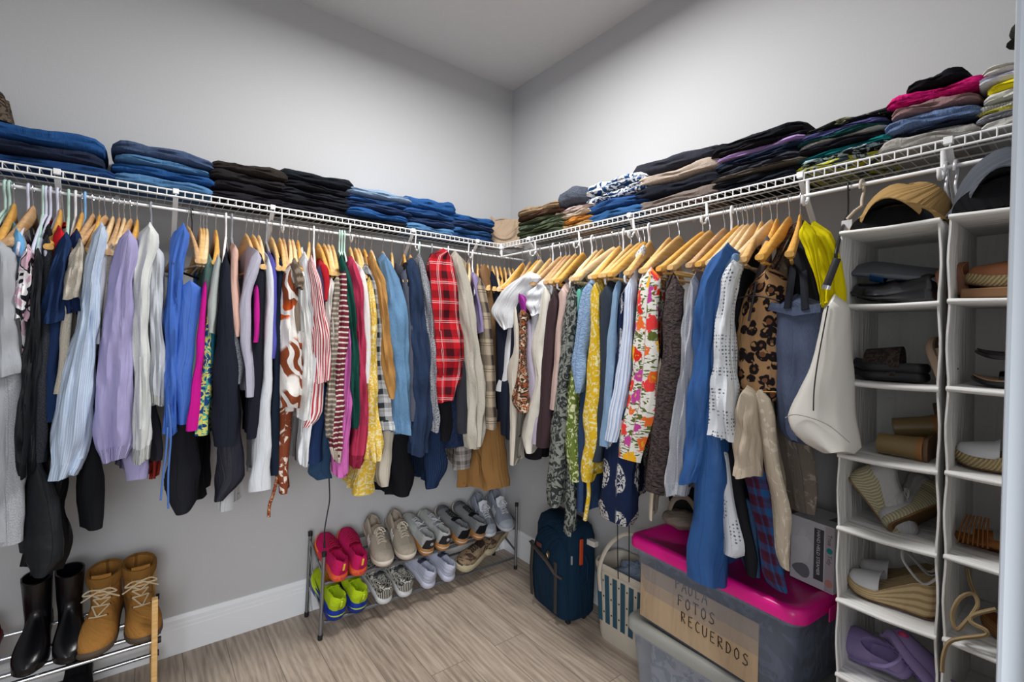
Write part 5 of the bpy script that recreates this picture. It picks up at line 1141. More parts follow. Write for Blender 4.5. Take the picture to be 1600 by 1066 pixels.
# wooden-ended rack
wr = thing('shoe_rack', 'shoe rack with wooden ends and chrome tubes at the lower left', 'shoe rack', (-2.1, -.2, 0)); W_ = dict(parent=wr, world=True)
wd = WOODS[0]
for x in (-1.806, -2.62):
    for y, h in ((-.335, .405), (-.05, .40)):
        m = MB(); m.box(x-.009, x+.009, y-.016, y+.016, 0, h); obj('end_post', m, wd, bevel=.003, **W_)
    for z in (.06, .225): 
        m = MB(); m.box(x-.008, x+.008, -.32, -.065, z-.014, z+.014); obj('end_rail', m, wd, bevel=.002, **W_)
ch_m = plain('c4c8ce', .16, 1, .5, 'chrome')
for y, z in ((-.085, .296), (-.27, .252), (-.315, .243), (-.19, .268), (-.29, .060), (-.11, .085)):
    m = MB(); m.cyl((-2.62, y, z), (-1.797, y, z), .0075, 14); tb = obj('chrome_tube', m, ch_m, **W_)
    c = MB(); c.cyl((-1.797, y, z), (-1.786, y, z), .011, 14); obj('end_cap', c, blackm, tb)
rd_ = dict(upper=cloth('7c1622', '9a1f2c'), sole=plain('70101c', .5), lacem=plain('c9b9a8', .8), bow=True)
sneaker('redone', 'dark red sneaker at the left edge beside the black boots', (-2.262, -.19, .268), math.radians(-95), math.radians(-13), **rd_)
dk_ = dict(upper=cloth('121216'), sole=plain('151518', .5), lace=False)
sneaker('lowblack', 'black shoe on the lower tubes under the black boots', (-2.02, -.21, .084), math.radians(-90), math.radians(-8), **dk_)
# black cable hanging from the clothes onto the pink shoe
cord('L', 'black cable hanging from the clothes down onto the pink running shoe', [(514, 745), (515, 780), (511, 805), (507, 830), (507, 846)], .0028, blackm, .02, 'cable', 'black_cable')
mb = MB(); p0 = at(507, 846, 1, -(RD+.02)); mb.cyl(p0, p0-Vector((0, 0, .03)), .005, 10); bpy.data.objects['black_cable']; o_ = obj('plug', mb, blackm, bpy.data.objects['black_cable'])

# ---------------------------------------------------------------- suitcase
nav = cloth('0d2234', '122c42', 'heather', 420); navb = cloth('33302f', '45403c', 'satin')
st = thing('suitcase', 'upright navy fabric suitcase with grey-brown trim beside the shoe rack', 'suitcase', (-.19, -.72, 0), math.radians(-6.5))
# local frame: x away from the wall is negative, width along y
sb = MB()
def rr_ring(w, d, r, z, cx=0, cy=0, n=6):
    out = []
    for (sx, sy, a0) in ((1,1,0),(-1,1,90),(-1,-1,180),(1,-1,270)):
        for k in range(n+1):
            a = math.radians(a0+90*k/n); out.append((cx+sx*(d/2-r)+r*math.cos(a), cy+sy*(w/2-r)+r*math.sin(a), z))
    return out
sb.loft([rr_ring(.27, .14, .03, .02, .02), rr_ring(.30, .165, .04, .045, .02), rr_ring(.305, .17, .04, .22, .02), rr_ring(.30, .17, .045, .40, .02), rr_ring(.28, .155, .05, .445, .02), rr_ring(.22, .11, .045, .468, .02)])
obj('case_body', sb, nav, st)
fp = MB()     # bulging front pocket with an arched top
rings = []
for k in range(13):
    v = k/12; z = .03+v*.39; w = .268*(1 if v < .62 else math.sqrt(max(.02, 1-((v-.62)/.40)**2))); b = .052*math.sin(math.pi*min(1, .12+v*.86))**.5
    rings.append([(-.055-b*math.sqrt(max(0, 1-abs(math.cos(a))**6)), w/2*math.cos(a), z) for a in [math.pi*i/16 for i in range(17)]]+[(-.050, -w/2, z), (-.050, w/2, z)])
fp.loft(rings); obj('front_pocket', fp, nav, st)
for pts, nm in (([(-.106, .100, .06), (-.112, .104, .2), (-.108, .098, .33)], 'side_trim'), ([(-.106, -.095, .06), (-.112, -.1, .2), (-.110, -.095, .30)], 'side_trim')):
    m = MB(); m.tube(pts, .013, 8, flat=.35, up=(1, 0, 0)); obj(nm, m, navb, st)
m = MB(); m.tube(spl([(-.104, .125, .315), (-.112, .05, .305), (-.113, -.03, .285), (-.110, -.10, .245), (-.095, -.13, .235)]), .010, 8, flat=.5); obj('pocket_flap', m, navb, st)
m = MB(); m.tube([(-.104, .125, .303), (-.114, .05, .293), (-.115, -.03, .273), (-.112, -.10, .233)], .0025, 6); obj('zip', m, plain('6a5648', .5), st)
m = MB(); m.box(-.116, -.112, .015, .055, .325, .345); obj('leather_patch', m, plain('5a2f22', .6), st, bevel=.001)
m = MB(); m.tube([(-.116, -.045, .30), (-.121, -.058, .315), (-.121, -.058, .33), (-.117, -.045, .335), (-.117, -.035, .32), (-.116, -.045, .30)], .0035, 6); obj('zip_pull', m, plain('7a6a50', .35, .8), st)
m = MB(); m.tube([(.02, .10, .465), (.02, .06, .492), (.02, -.06, .492), (.02, -.10, .465)], .008, 10, flat=.6); obj('top_handle', m, blackm, st)
m = MB(); m.tube([(.02, -.154, .33), (.02, -.175, .30), (.02, -.175, .22), (.02, -.154, .19)], .007, 8, flat=.5); obj('side_handle', m, nav, st)
m = MB(); m.box(-.03, -.012, -.178, -.170, .30, .42); obj('luggage_strap', m, plain('b0401c', .6), st, bevel=.002)
m = MB(); m.box(-.062, -.055, -.156, -.148, .30, .34); obj('side_zip_pull', m, plain('b9c3c9', .3, .6), st, bevel=.001)
for y in (-.11, .11):
    m = MB(); m.cyl((.05, y-.012, .02), (.05, y+.012, .02), .02, 14); obj('wheel', m, blackm, st)
    m = MB(); m.box(-.05, -.03, y-.012, y+.012, 0, .03); obj('foot', m, blackm, st, bevel=.002)
m = MB(); m.box(-.075, -.045, -.19, -.135, .375, .40); tag(obj('paper_tag', m, cloth('c9c4bd'), bevel=.002), 'white crumpled paper tag between the suitcase and laundry basket', 'tag'); bpy.data.objects['paper_tag'].location = (-.10, -.73, .0)

# ---------------------------------------------------------------- laundry basket
bm_ = plain('bdb6a8', .5, 0, .4, 'beige_plastic'); tl = plain('1f4a5e', .5, 0, .4, 'teal_plastic')
bk_ = thing('laundry_basket', 'beige laundry basket with teal vertical slats and a tall round handle', 'basket', (-.115, -1.10, 0))
def brect(s, z, t=0): return rr_ring(.31*s-t*2, .185*s-t*2, .045, z)
mb = MB(); mb.loft([brect(.86, 0), brect(.90, .02), brect(.92, .085)]+[brect(.92+.08*k/5, .085+.045*k) for k in range(1, 6)], True, False)
outer = [brect(1.0, .31), brect(1.04, .315), brect(1.05, .335), brect(1.03, .345), brect(.99, .342, .002), brect(.95, .30, .006), brect(.86, .03, .006)]
mb.loft(outer, False, True); obj('basket_body', mb, bm_, bk_)
def on_face(u, z):       # the room-facing long side
    s = .92+.08*(z-.085)/.225; return (-.185*s/2-.0012, u*s, z)
for k in range(6):
    u = .118-.045*k; m = MB(); rr = []
    for z in [.085+.215*q/6 for q in range(7)]:
        x, y, _ = on_face(u, z); rr.append([(x-.0016, y+.0125, z), (x-.0016, y-.0125, z)])
    m.loft(rr, False, False, closed=False); sl = obj('teal_slat', m, tl, bk_)
    for z in (.13, .20, .27):
        d = MB(); x, y, _ = on_face(u-.0225, z); d.ball((x-.0004, y, z), .0015, .004, .004, 8, 5); obj('vent_hole', d, blackm, bk_)
for s, nm in ((-1, 'near'),):
    m = MB(); m.tube(spl([(-.098, .105+.0, .22), (-.105, .108, .30), (-.10, .10, .36), (-.08, .075, .43), (-.05, .03, .485), (-.02, -.02, .497), (.01, -.07, .475), (.03, -.11, .42), (.04, -.125, .35), (.04, -.12, .31)]), .010, 10, flat=.55); obj('round_handle', m, bm_, bk_)
def heap(name, label, cat, c, rx, ry, rz, mat, seed, rz0=0):
    mb = MB(); rings = []
    for k in range(15):
        t = math.pi*(k+.05)/14.1; rings.append([])
        for i in range(28):
            a = 2*math.pi*i/28; d = Vector((math.sin(t)*math.cos(a), math.sin(t)*math.sin(a), -math.cos(t)))
            q = 1+.22*noise.noise(d*1.9+Vector((seed, 0, 0)))+.14*math.sin(5*a+seed+3*math.cos(t))*math.sin(t)*.6
            rings[-1].append((c[0]+rx*d.x*q, c[1]+ry*d.y*q, c[2]+rz*d.z*q))
    mb.loft(rings); o = obj(name, mb, mat); return tag(o, label, cat)
heap('crumpled_shirt', 'pale blue crumpled cloth heaped inside the laundry basket', 'shirt', (-.115, -1.115, .285), .058, .10, .075, cloth('7f8ea3', '98a6ba'), 3)
heap('dark_cloth', 'dark grey cloth behind the pale blue heap in the basket', 'cloth', (-.075, -1.17, .27), .04, .06, .10, cloth('2f3238', '3e4147'), 8)
cord('R', 'thin black strap hanging into the laundry basket, the left of two', [(965, 740), (965, 860), (966, 905)], .0022, blackm, .0, 'cord', 'black_strap')
cord('R', 'thin black strap hanging into the laundry basket, the right of two', [(983, 740), (983, 860), (983, 910)], .0022, blackm, .0, 'cord', 'black_strap')

# ---------------------------------------------------------------- storage bins
def clear_plastic(c, a):
    k = ('clear', c, a)
    if k not in MATS:
        m = N('clear_plastic', .22, 0, .5).base(c); m.b.inputs['Alpha'].default_value = a; MATS[k] = m.m
    return MATS[k]
def bin_(label, loc, rz, w, d, h, lidc, bodyc, alpha, lidh=.032):
    t = thing('storage_bin', label, 'bin', loc, rz)
    mb = MB(); rg = [rr_ring(w*(.88+.10*k/6), d*(.88+.10*k/6), .035, h*k/6) for k in range(7)]
    mb.loft(rg, True, False); inn = [rr_ring(w*(.88+.10*k/6)-.006, d*(.88+.10*k/6)-.006, .033, max(.004, h*k/6)) for k in range(6, -1, -1)]
    mb.loft([rg[-1]]+inn, False, True); obj('bin_body', mb, clear_plastic(bodyc, alpha), t)
    rim = MB(); rim.loft([rr_ring(w*.985, d*.985, .036, h-.022), rr_ring(w*1.005, d*1.005, .038, h-.020), rr_ring(w*1.005, d*1.005, .038, h-.008), rr_ring(w*.985, d*.985, .036, h-.006)], False, False); obj('rim', rim, clear_plastic(bodyc, alpha+.12), t)
    ld = MB(); lm = plain(lidc, .3, 0, .5, 'lid_plastic')
    ld.loft([rr_ring(w*1.02, d*1.02, .04, h-.008), rr_ring(w*1.045, d*1.045, .045, h-.008), rr_ring(w*1.045, d*1.05, .045, h+lidh*.45), rr_ring(w*1.03, d*1.03, .043, h+lidh*.85), rr_ring(w*1.0, d*.985, .04, h+lidh), rr_ring(w*.93, d*.90, .035, h+lidh), rr_ring(w*.90, d*.86, .03, h+lidh*.80), rr_ring(w*.02, d*.02, .001, h+lidh*.82)]); obj('lid', ld, lm, t)
    for s in (-1, 1):
        m = MB(); m.box(-.05, .05, s*w*.52-.006, s*w*.52+.010*s, h-.03, h+.012); obj('latch', m, lm, t, bevel=.004)
    return t
b1 = bin_('clear storage bin with grey lid, on the floor under the pink-lidded bin', (-.225, -1.60, 0), math.radians(-1.5), .60, .37, .285, '8f918c', '9fa8b6', .32)
b2 = bin_('clear storage bin with bright pink lid and handwritten sheet, on the grey-lidded bin', (-.225, -1.605, .316), math.radians(-4.5), .60, .37, .272, 'dc1186', '8b95a6', .22)
# contents seen through the plastic
t = tag(obj('folded_blankets', MB().rbox(0, 0, 0, .27, .52, .20, .03), cloth('39425a', '5c6784', 'mottle', (9, .55))), 'dark blue bundle seen through the pink-lidded bin', 'blanket'); t.location = (-.21, -1.61, .345); t.rotation_euler.z = math.radians(-4.5)
t = tag(obj('stored_papers', MB().rbox(0, 0, 0, .26, .50, .20, .03), cloth('6d7688', 'b3b8c4', 'mottle', (11, .5))), 'pale papers and boxes seen through the grey-lidded bin', 'papers'); t.location = (-.22, -1.60, .03)
sh = thing('cardboard_sheet', 'cream cardboard sheet with handwriting, standing inside the pink-lidded bin', 'sheet', (-.225, -1.605, .316), math.radians(-4.5))
xs = -.37*.46
mb = MB(); mb.box(xs, xs+.003, -.185, .262, .012, .205)
obj('sheet', mb, cloth('b19a7e', 'a58d70'), sh, smooth=False)
INK = plain('35241c', .7)
GL = {'A': [[(0, 0), (.45, 1), (.9, 0)], [(.2, .4), (.75, .42)]], 'P': [[(.1, 0), (.05, 1), (.6, .9), (.65, .6), (.1, .48)]], 'U': [[(0, 1), (.05, .2), (.35, 0), (.65, .2), (.7, 1)]],
      'L': [[(.1, 1), (.1, .05), (.7, .08)]], 'F': [[(.1, 0), (.1, 1), (.75, .97)], [(.1, .55), (.6, .55)]], 'O': [[(.4, 1), (.08, .7), (.1, .2), (.4, 0), (.72, .25), (.7, .75), (.4, 1)]],
      'T': [[(.4, 0), (.4, 1)], [(0, 1), (.85, 1)]], 'S': [[(.75, .9), (.4, 1), (.12, .8), (.3, .55), (.65, .42), (.7, .15), (.4, 0), (0, .08)]], 'R': [[(.1, 0), (.05, 1), (.6, .92), (.6, .6), (.12, .5), (.75, 0)]],
      'E': [[(.7, 1), (.1, .97), (.1, .02), (.7, 0)], [(.1, .52), (.55, .52)]], 'C': [[(.7, .9), (.35, 1), (.08, .6), (.15, .15), (.45, 0), (.75, .1)]], 'I': [[(.3, 0), (.3, 1)]], 'D': [[(.1, 0), (.1, 1), (.6, .85), (.75, .45), (.5, .08), (.1, 0)]]}
def write(txt, y0, z0, hgt, adv, slope, parent, nm, x, wdt=.8):
    mb = MB(); y = y0; z = z0
    for k, chh in enumerate(txt):
        for stroke in GL[chh]: mb.tube([(x, y-px*adv*wdt, z+pz*hgt) for px, pz in stroke], .0017, 5)
        y -= adv; z += slope
    obj(nm, mb, INK, parent)
write('PAULA', .108, .180, .036, .026, .0, sh, 'handwriting', xs-.0012)
write('FOTOS', .097, .128, .036, .030, .0, sh, 'handwriting', xs-.0012)
write('RECUERDOS', .082, .078, .034, .0275, -.002, sh, 'handwriting', xs-.0012)

# steamer box on the pink lid
sx = thing('cardboard_box', 'white and grey hand held steamer box on the pink lid', 'box', (-.2, -1.862, .6215), math.radians(-10))
def fbox(): return MB().box(-.052, .085, -.064, .064, 0, .195)
obj('carton', fbox(), plain('cfd1d7', .55, name='carton_print'), sx, smooth=False, bevel=.0015)
def panel(nm, y0, y1, z0, z1, mat, x=-.0528): return obj(nm, MB().box(x-.0004, x, y0, y1, z0, z1), mat, sx, smooth=False)
panel('dark_panel', -.036, -.008, .025, .178, plain('4c4d53', .5)); panel('pink_strip', -.0635, -.040, .003, .192, plain('b5aeb6', .5))
def text(s, nm, y, z, size, mat, x, rot):
    cu = bpy.data.curves.new(nm, 'FONT'); cu.body = s; cu.size = size; cu.extrude = .0002
    o = bpy.data.objects.new(nm+'_c', cu); COL.objects.link(o); bpy.context.view_layer.update()
    me = bpy.data.meshes.new_from_object(o.evaluated_get(bpy.context.evaluated_depsgraph_get())); bpy.data.objects.remove(o)
    q = bpy.data.objects.new(nm, me); COL.objects.link(q); q.parent = sx; me.materials.append(mat)
    # text plane faces -x; reading direction set by rot
    q.rotation_euler = rot; q.location = (x, y, z); return q
rdown = (Matrix(((0, 0, -1), (0, 1, 0), (1, 0, 0))).transposed().to_euler())
def txt_down(s, nm, y, z, size, mat):      # letters run downward, tops toward the far (-y) side
    R_ = Matrix(((0, 0, -1), (0, -1, 0), (-1, 0, 0)))   # columns: right, up, normal
    R_ = Matrix(((0, 0, -1), (0, -1, 0), (-1, 0, 0)))
    return text(s, nm, y, z, size, mat, -.0536, R_.to_euler())
txt_down('HAND HELD STEAMER', 'lettering', -.0165, .175, .0134, plain('e4e5e8', .5))
txt_down('True', 'brand_lettering', -.0475, .172, .0165, plain('54565b', .5)); txt_down('Tidy', 'brand_lettering', -.0475, .112, .0165, plain('54565b', .5))
m = MB(); m.cyl((-.0535, -.0525, .124), (-.0529, -.0525, .124), .0085, 20); obj('teal_mark', m, plain('1f8f93', .5), sx)
m = MB(); m.cyl((-.0535, -.0515, .028), (-.0529, -.0515, .028), .011, 20); obj('pink_mark', m, plain('c58f80', .5), sx)
mb = MB(); rings = []
mb.loft([[(-.0532, .028+.028*math.cos(a)*(1+.25*math.sin(5*a)), .105+.052*math.sin(a)*(1+.18*math.sin(4*a+1))) for a in [6.283*i/40 for i in range(40)]], [(-.0528, .028+.024*math.cos(a), .105+.048*math.sin(a)) for a in [6.283*i/40 for i in range(40)]]]); obj('steam_picture', mb, plain('d6d7dc', .5), sx)
mb = MB(); mb.loft([[(-.0533, .030+.027*math.cos(a), .036+.020*math.sin(a)*(1-.4*math.cos(a))) for a in [6.283*i/30 for i in range(30)]], [(-.0528, .030+.024*math.cos(a), .036+.017*math.sin(a)) for a in [6.283*i/30 for i in range(30)]]]); obj('steamer_picture', mb, plain('77797f', .5), sx)
m = MB(); m.box(.0, .05, -.058, -.02, .1955, .1962); obj('top_print', m, plain('6b6d73', .5), sx, smooth=False)
# beige soft bag on the left end of the pink lid
def softbag():
    t = thing('handbag', 'small beige suede bag lying on the pink lid beside the denim dress', 'bag', (-.19, -1.375, .622))
    mb = MB(); mb.ball((0, 0, .034), .06, .075, .034, 24, 12); mb.v = [(x, y, max(0.001, z+.010*noise.noise(Vector((x*30, y*30, z*20))))) for x, y, z in mb.v]; obj('bag_body', mb, cloth('8a7c70', '9d8f82', 'fleece'), t)
    h = MB(); h.tube(spl([(-.01, .05, .05), (.0, .03, .105), (.0, -.02, .125), (0, -.06, .09), (0, -.065, .04)]), .010, 8, flat=.4); obj('handle', h, cloth('8a7c70', '9d8f82', 'fleece'), t)
softbag()
heap('dark_bag', 'dark bag half hidden behind the navy paisley dress above the pink lid', 'bag', (-.10, -1.33, .70), .04, .06, .075, cloth('1b1a1d', '2a282c'), 5)

# ---------------------------------------------------------------- handbags on the right rod
def bag_piece(side, rows, reach, seed, dep, folds, mat, nm, parent, n=26, cap=True):
    rg = tube_piece(side, rows, reach, seed, dep, folds, n=n, flat_top=False); mb = MB(); mb.loft(rg, uvs=uvm(rg, seed)); return obj(nm, mb, mat, parent, world=True)
def strap(pts, r, mat, nm, parent, reach, flat=.4, n=8):
    mb = MB(); P = []
    for i, p in enumerate(pts): P.append(at(p[0], p[1], 0, -(RD+(p[2] if len(p) > 2 else reach))))
    mb.tube(spl(P), r, n, flat=flat); return obj(nm, mb, mat, parent, world=True)
leo = cloth('9c7a58', '1c1517', 'leopard', 30); leos = cloth('5c4a42', '1f191a', 'mottle', (90, .5))
lb = thing('handbag', 'leopard print handbag hanging on the right rod', 'handbag', (-.45, -1.75, 1.38))
bag_piece('R', [(428, 1184, 1206), (434, 1172, 1214), (448, 1158, 1219), (475, 1147, 1219), (515, 1139, 1217), (560, 1137, 1216), (600, 1139, 1214), (618, 1146, 1212), (629, 1168, 1202)], .175, 901, .062, .25, leo, 'bag_body', lb)
strap([(1196, 436, .16), (1212, 405, .12), (1228, 372, .05), (1246, 347, .0), (1262, 350, -.01), (1270, 362, 0)], .0085, leos, 'handle', lb, .1)
strap([(1206, 436, .14), (1220, 408, .1), (1236, 376, .04), (1252, 351, .0), (1266, 356, -.01)], .0085, leos, 'handle', lb, .1)
strap([(1182, 440, .181), (1176, 470, .186), (1170, 502, .188)], .0035, plain('1b1719', .4), 'zip', lb, .18, 1)
strap([(1140, 606, .181), (1170, 611, .185), (1213, 613, .181)], .0022, plain('8a6a3c', .4, .5), 'piping', lb, .18, 1)
strap([(1140, 470, .182), (1176, 462, .186), (1218, 470, .182)], .0022, plain('2a2022', .4), 'piping', lb, .18, 1)
dt = thing('tote_bag', 'blue denim tote bag between the leopard and white bags', 'bag', (-.44, -1.86, 1.3)); dnm = cloth('394259', '566078', 'denim')
bag_piece('R', [(472, 1200, 1279), (480, 1198, 1281), (520, 1199, 1282), (570, 1202, 1283), (620, 1206, 1282), (660, 1210, 1276), (680, 1216, 1262), (692, 1232, 1256)], .165, 917, .035, .5, dnm, 'bag_body', dt)
m = MB(); m.loft([[at(px, py, 0, -(RD+.166+dx)) for px, py, dx in ((1197, 470, .0), (1240, 480, .002), (1282, 474, 0))], [at(px, py, 0, -(RD+.168+dx)) for px, py, dx in ((1198, 484, .0), (1240, 494, .002), (1282, 488, 0))]], False, False, closed=False); obj('top_band', m, dnm, dt, world=True)
for q in ([(1230, 482, .17), (1236, 440, .15), (1242, 395, .06), (1250, 358, .0)], [(1258, 484, .17), (1256, 440, .14), (1253, 395, .06), (1252, 358, .0)]): strap(q, .010, cloth('1d1f27'), 'handle', dt, .1, .3)
wt_ = thing('tote_bag', 'large white leather tote bag hanging beside the shoe organizer', 'bag', (-.49, -1.93, 1.25)); wl = plain('cdcbc4', .42, 0, .45, 'white_leather')
bag_piece('R', [(474, 1280, 1316), (500, 1277, 1318), (540, 1267, 1318), (580, 1252, 1319), (620, 1233, 1321), (645, 1221, 1323), (660, 1217, 1326), (680, 1224, 1329), (698, 1246, 1331), (708, 1276, 1324)], .235, 931, .06, .22, wl, 'bag_body', wt_)
strap([(1294, 478, .238), (1286, 520, .240), (1277, 570, .241), (1272, 610, .241), (1271, 642, .2405)], .0016, blackm, 'seam', wt_, .2, 1)
strap([(1227, 653, .238), (1245, 648, .2405), (1290, 662, .2405), (1328, 692, .236)], .0012, plain('8d8b86', .5), 'seam', wt_, .2, 1)
ys_ = thing('scarf', 'bright yellow scarf draped above the white tote', 'scarf', (-.45, -1.93, 1.6)); ym = cloth('cfc000', 'e0d21c')
bag_piece('R', [(358, 1256, 1278), (372, 1262, 1292), (400, 1275, 1306), (430, 1283, 1313), (455, 1284, 1315), (476, 1279, 1316)], .20, 940, .025, .6, ym, 'scarf_end', ys_)
bag_piece('R', [(359, 1243, 1268), (375, 1248, 1272), (400, 1260, 1276), (430, 1270, 1280), (455, 1277, 1283), (474, 1281, 1284)], .235, 941, .012, .5, ym, 'scarf_end', ys_)
ck = thing('trouser_hanger', 'black trouser hanger arm with a silver end over the yellow scarf', 'hanger', (-.5, -1.95, 1.55))
strap([(1308, 404, .245), (1298, 430, .25), (1291, 448, .252)], .009, blackm, 'hanger_arm', ck, .2, .5)
strap([(1292, 446, .253), (1290, 452, .253)], .0098, chrome, 'end_cap', ck, .2, .5)
jt = G('R', 'jacket', 'charcoal jacket', 'dark shape behind the yellow scarf', 'jacket', S('1c1d22'), 1262, [(386, 1238, 1256), (440, 1240, 1272), (480, 1244, 1280)], kind='body', reach=.12, hang=None, rise=0)

# ---------------------------------------------------------------- hanging shoe organizers
fab = cloth('dcdcda', 'e4e4e2'); fabe = cloth('e0e0de', 'e8e8e6')
XF, XB = -.43, -.135
def organizer(y0, y1, label, zs, lean):
    t = thing('shoe_organizer', label, 'organizer', (-.28, (y0+y1)/2, 1.64)); K = dict(parent=t, world=True)
    def Y(s, z): return (y0 if s < 0 else y1)+lean*(1.63-z)
    for s in (-1, 1):
        rings = []
        for k in range(41):
            z = zs[0]+(zs[-1]-zs[0])*k/40; c = min(range(len(zs)), key=lambda i: abs(zs[i]-z)); dz = (z-zs[c]); bul = .004*math.sin(math.pi*((zs[0]-z)/.19))**2*(1 if s < 0 else -1)
            y = Y(s, z)
            rings.append([(XF, y-.002+bul, z), (XF, y+.002+bul, z), (XB, y+.002, z), (XB, y-.002, z)])
        mb = MB(); mb.loft(rings); obj('side_panel', mb, fab, **K)
    mb = MB(); mb.loft([[(XB-.003, Y(-1, z), z), (XB, Y(-1, z), z), (XB, Y(1, z), z), (XB-.003, Y(1, z), z)] for z in (zs[0], zs[-1])]); obj('back_panel', mb, fab, **K)
    for i, z in enumerate(zs):
        mb = MB(); a, b = Y(-1, z), Y(1, z)
        M = 10; rings = []
        for k in range(M+1):
            q = k/M; y = a+(b-a)*q; sag = -.003*math.sin(math.pi*q)
            rings.append([(XF-.004, y, z+sag), (XF-.003, y, z+.006+sag), (XB, y, z+.005), (XB, y, z-.003), (XF-.003, y, z-.006+sag)])
        mb.loft(rings); sh_ = obj('shelf', mb, fab, **K)
        pb = MB(); pb.tube([(XF-.003, a+.003, z), (XF-.005, (a+b)/2, z-.003), (XF-.003, b-.003, z)], .0055, 8, flat=1); pp = obj('piping', pb, fabe, parent=sh_); pp.matrix_parent_inverse = Matrix.Identity(4)

    return t
ZS = [1.637, 1.449, 1.254, 1.066, .879, .694, .503, .313]
organizer(-1.968, -2.158, 'grey fabric hanging shoe organizer, left column, next to the white tote', ZS, -.014)
organizer(-2.178, -2.366, 'grey fabric hanging shoe organizer, right column, partly hidden by the doorway', [z+.004 for z in ZS], -.010)
for px in (1479, 1494):
    y = at(px, 262, 0, -RD)[1]
    h = MB(); h.tube([(x+(-RD), y, z+ZR) for x, _, z in hook_pts(-.05, .016)]+[(-RD+.004, y-.004, ZR-.08), (-RD, y-.002, 1.642)], .0042, 8)
    tag(obj('organizer_hook', h, plain('c9cbd0', .3, .6)), 'silver hook carrying the shoe organizer, '+('left' if px < 1485 else 'right')+' of two on the rod', 'hook')
hanger('R', 1325, 1306, 'black', 'black wire-hooked hanger with a white paper tag left of the tan cap')
m = MB(); p = at(1323, 350, 0, -.36); m.box(p.x-.001, p.x+.001, p.y-.012, p.y+.012, p.z-.03, p.z+.01); tag(obj('paper_label', m, cloth('d0d2d6')), 'small white paper tag beside the tan cap', 'tag')
y_ = at(1347, 300, 0, -RD)[1]; h = MB(); h.tube([(x-RD, y_, z+ZR) for x, _, z in hook_pts(-.06, .016)]+[(-RD-.02, y_+.01, ZR-.075), (-RD-.045, y_+.02, ZR-.10), (-RD-.05, y_+.02, ZR-.125)], .0042, 8); tag(obj('plastic_hanger', h, plain('b3a99b', .5)), 'beige plastic hanger hooked on the rod behind the tan cap', 'hanger')

# ---------------------------------------------------------------- caps on top of the organizers
def cap(label, y, z, x, cm, under, edge, r=.083, bw=.092, bh=.052, bd=.075, rim=None, rh=.12):
    t = thing('cap', label, 'cap', (x, y, z))
    mb = MB(); rings = []
    for k in range(10):
        v = k/9; s = math.cos(v*math.pi/2*.985)**.75; rings.append([(r*1.12*s*math.cos(a)+.01*v, r*s*math.sin(a), .006+bh*.55*(1-v)*max(0, -math.cos(a))*0+rh*math.sin(v*math.pi/2)*(1+.04*math.sin(3*a))) for a in [6.283*i/36 for i in range(36)]])
    mb.loft(rings); obj('crown', mb, cm, t)
    sm = MB()
    for a in (0, 60, 120): 
        aa = math.radians(a); sm.tube([(r*1.13*math.cos(q*math.pi)*math.cos(aa)+.005, r*1.01*math.cos(q*math.pi)*math.sin(aa), .006+rh*1.005*math.sin(q*math.pi)) for q in [i/16 for i in range(17)]], .0012, 5)
    obj('seams', sm, edge, t)
    def brim(off, th, m_, nm, inset=0):
        rr = []
        for k in range(9):
            v = k/8; xx = -r*.75-(bd+.02-inset)*v; rr.append([])
            wdt = (bw-inset)*(1-.42*max(0, v-.35)**2*2)
            for s in (1, -1):
                for i in range(15):
                    q = -1+2*i/14; q = q*s
                    rr[-1].append((xx+.055*v*q*q, wdt*q, off+.004+bh*(1-abs(q)**2.0)+(th if s > 0 else 0)))
        b_ = MB(); b_.loft(rr); return obj(nm, b_, m_, t)
    m_ = MB(); hf = [(bw*.97*math.cos(math.pi*i/20), .003+bh*1.0*math.sin(math.pi*i/20)**1.0*(1)) for i in range(21)]; m_.loft([[(x_, y_*.84, max(.002, z_*.80)) for y_, z_ in hf] for x_ in (-r*1.30, -r*1.18)]); obj('cap_inside', m_, under, t)
    brim(0, .0025, cm, 'brim'); brim(-.003, .002, under, 'brim_underside', .003)
    return t
cap('tan cotton cap on top of the left organizer column', -2.066, 1.640, -.30, cloth('9a7c4e', 'ab8c5c'), cloth('131316'), cloth('7d6238'), r=.097, bw=.100, bh=.055)
cap('dark grey cap with pink edged brim on top of the right organizer column', -2.262, 1.646, -.29, cloth('4c5058', '5d626b'), cloth('17181b'), cloth('2a2c32'), rim=cloth('b58aa8'), rh=.150, r=.108, bw=.102, bh=.072)
cap('black cap nested under the dark grey cap', -2.262, 1.644, -.27, cloth('17181c'), cloth('101114'), cloth('222327'), r=.070, bw=.090, bh=.040)

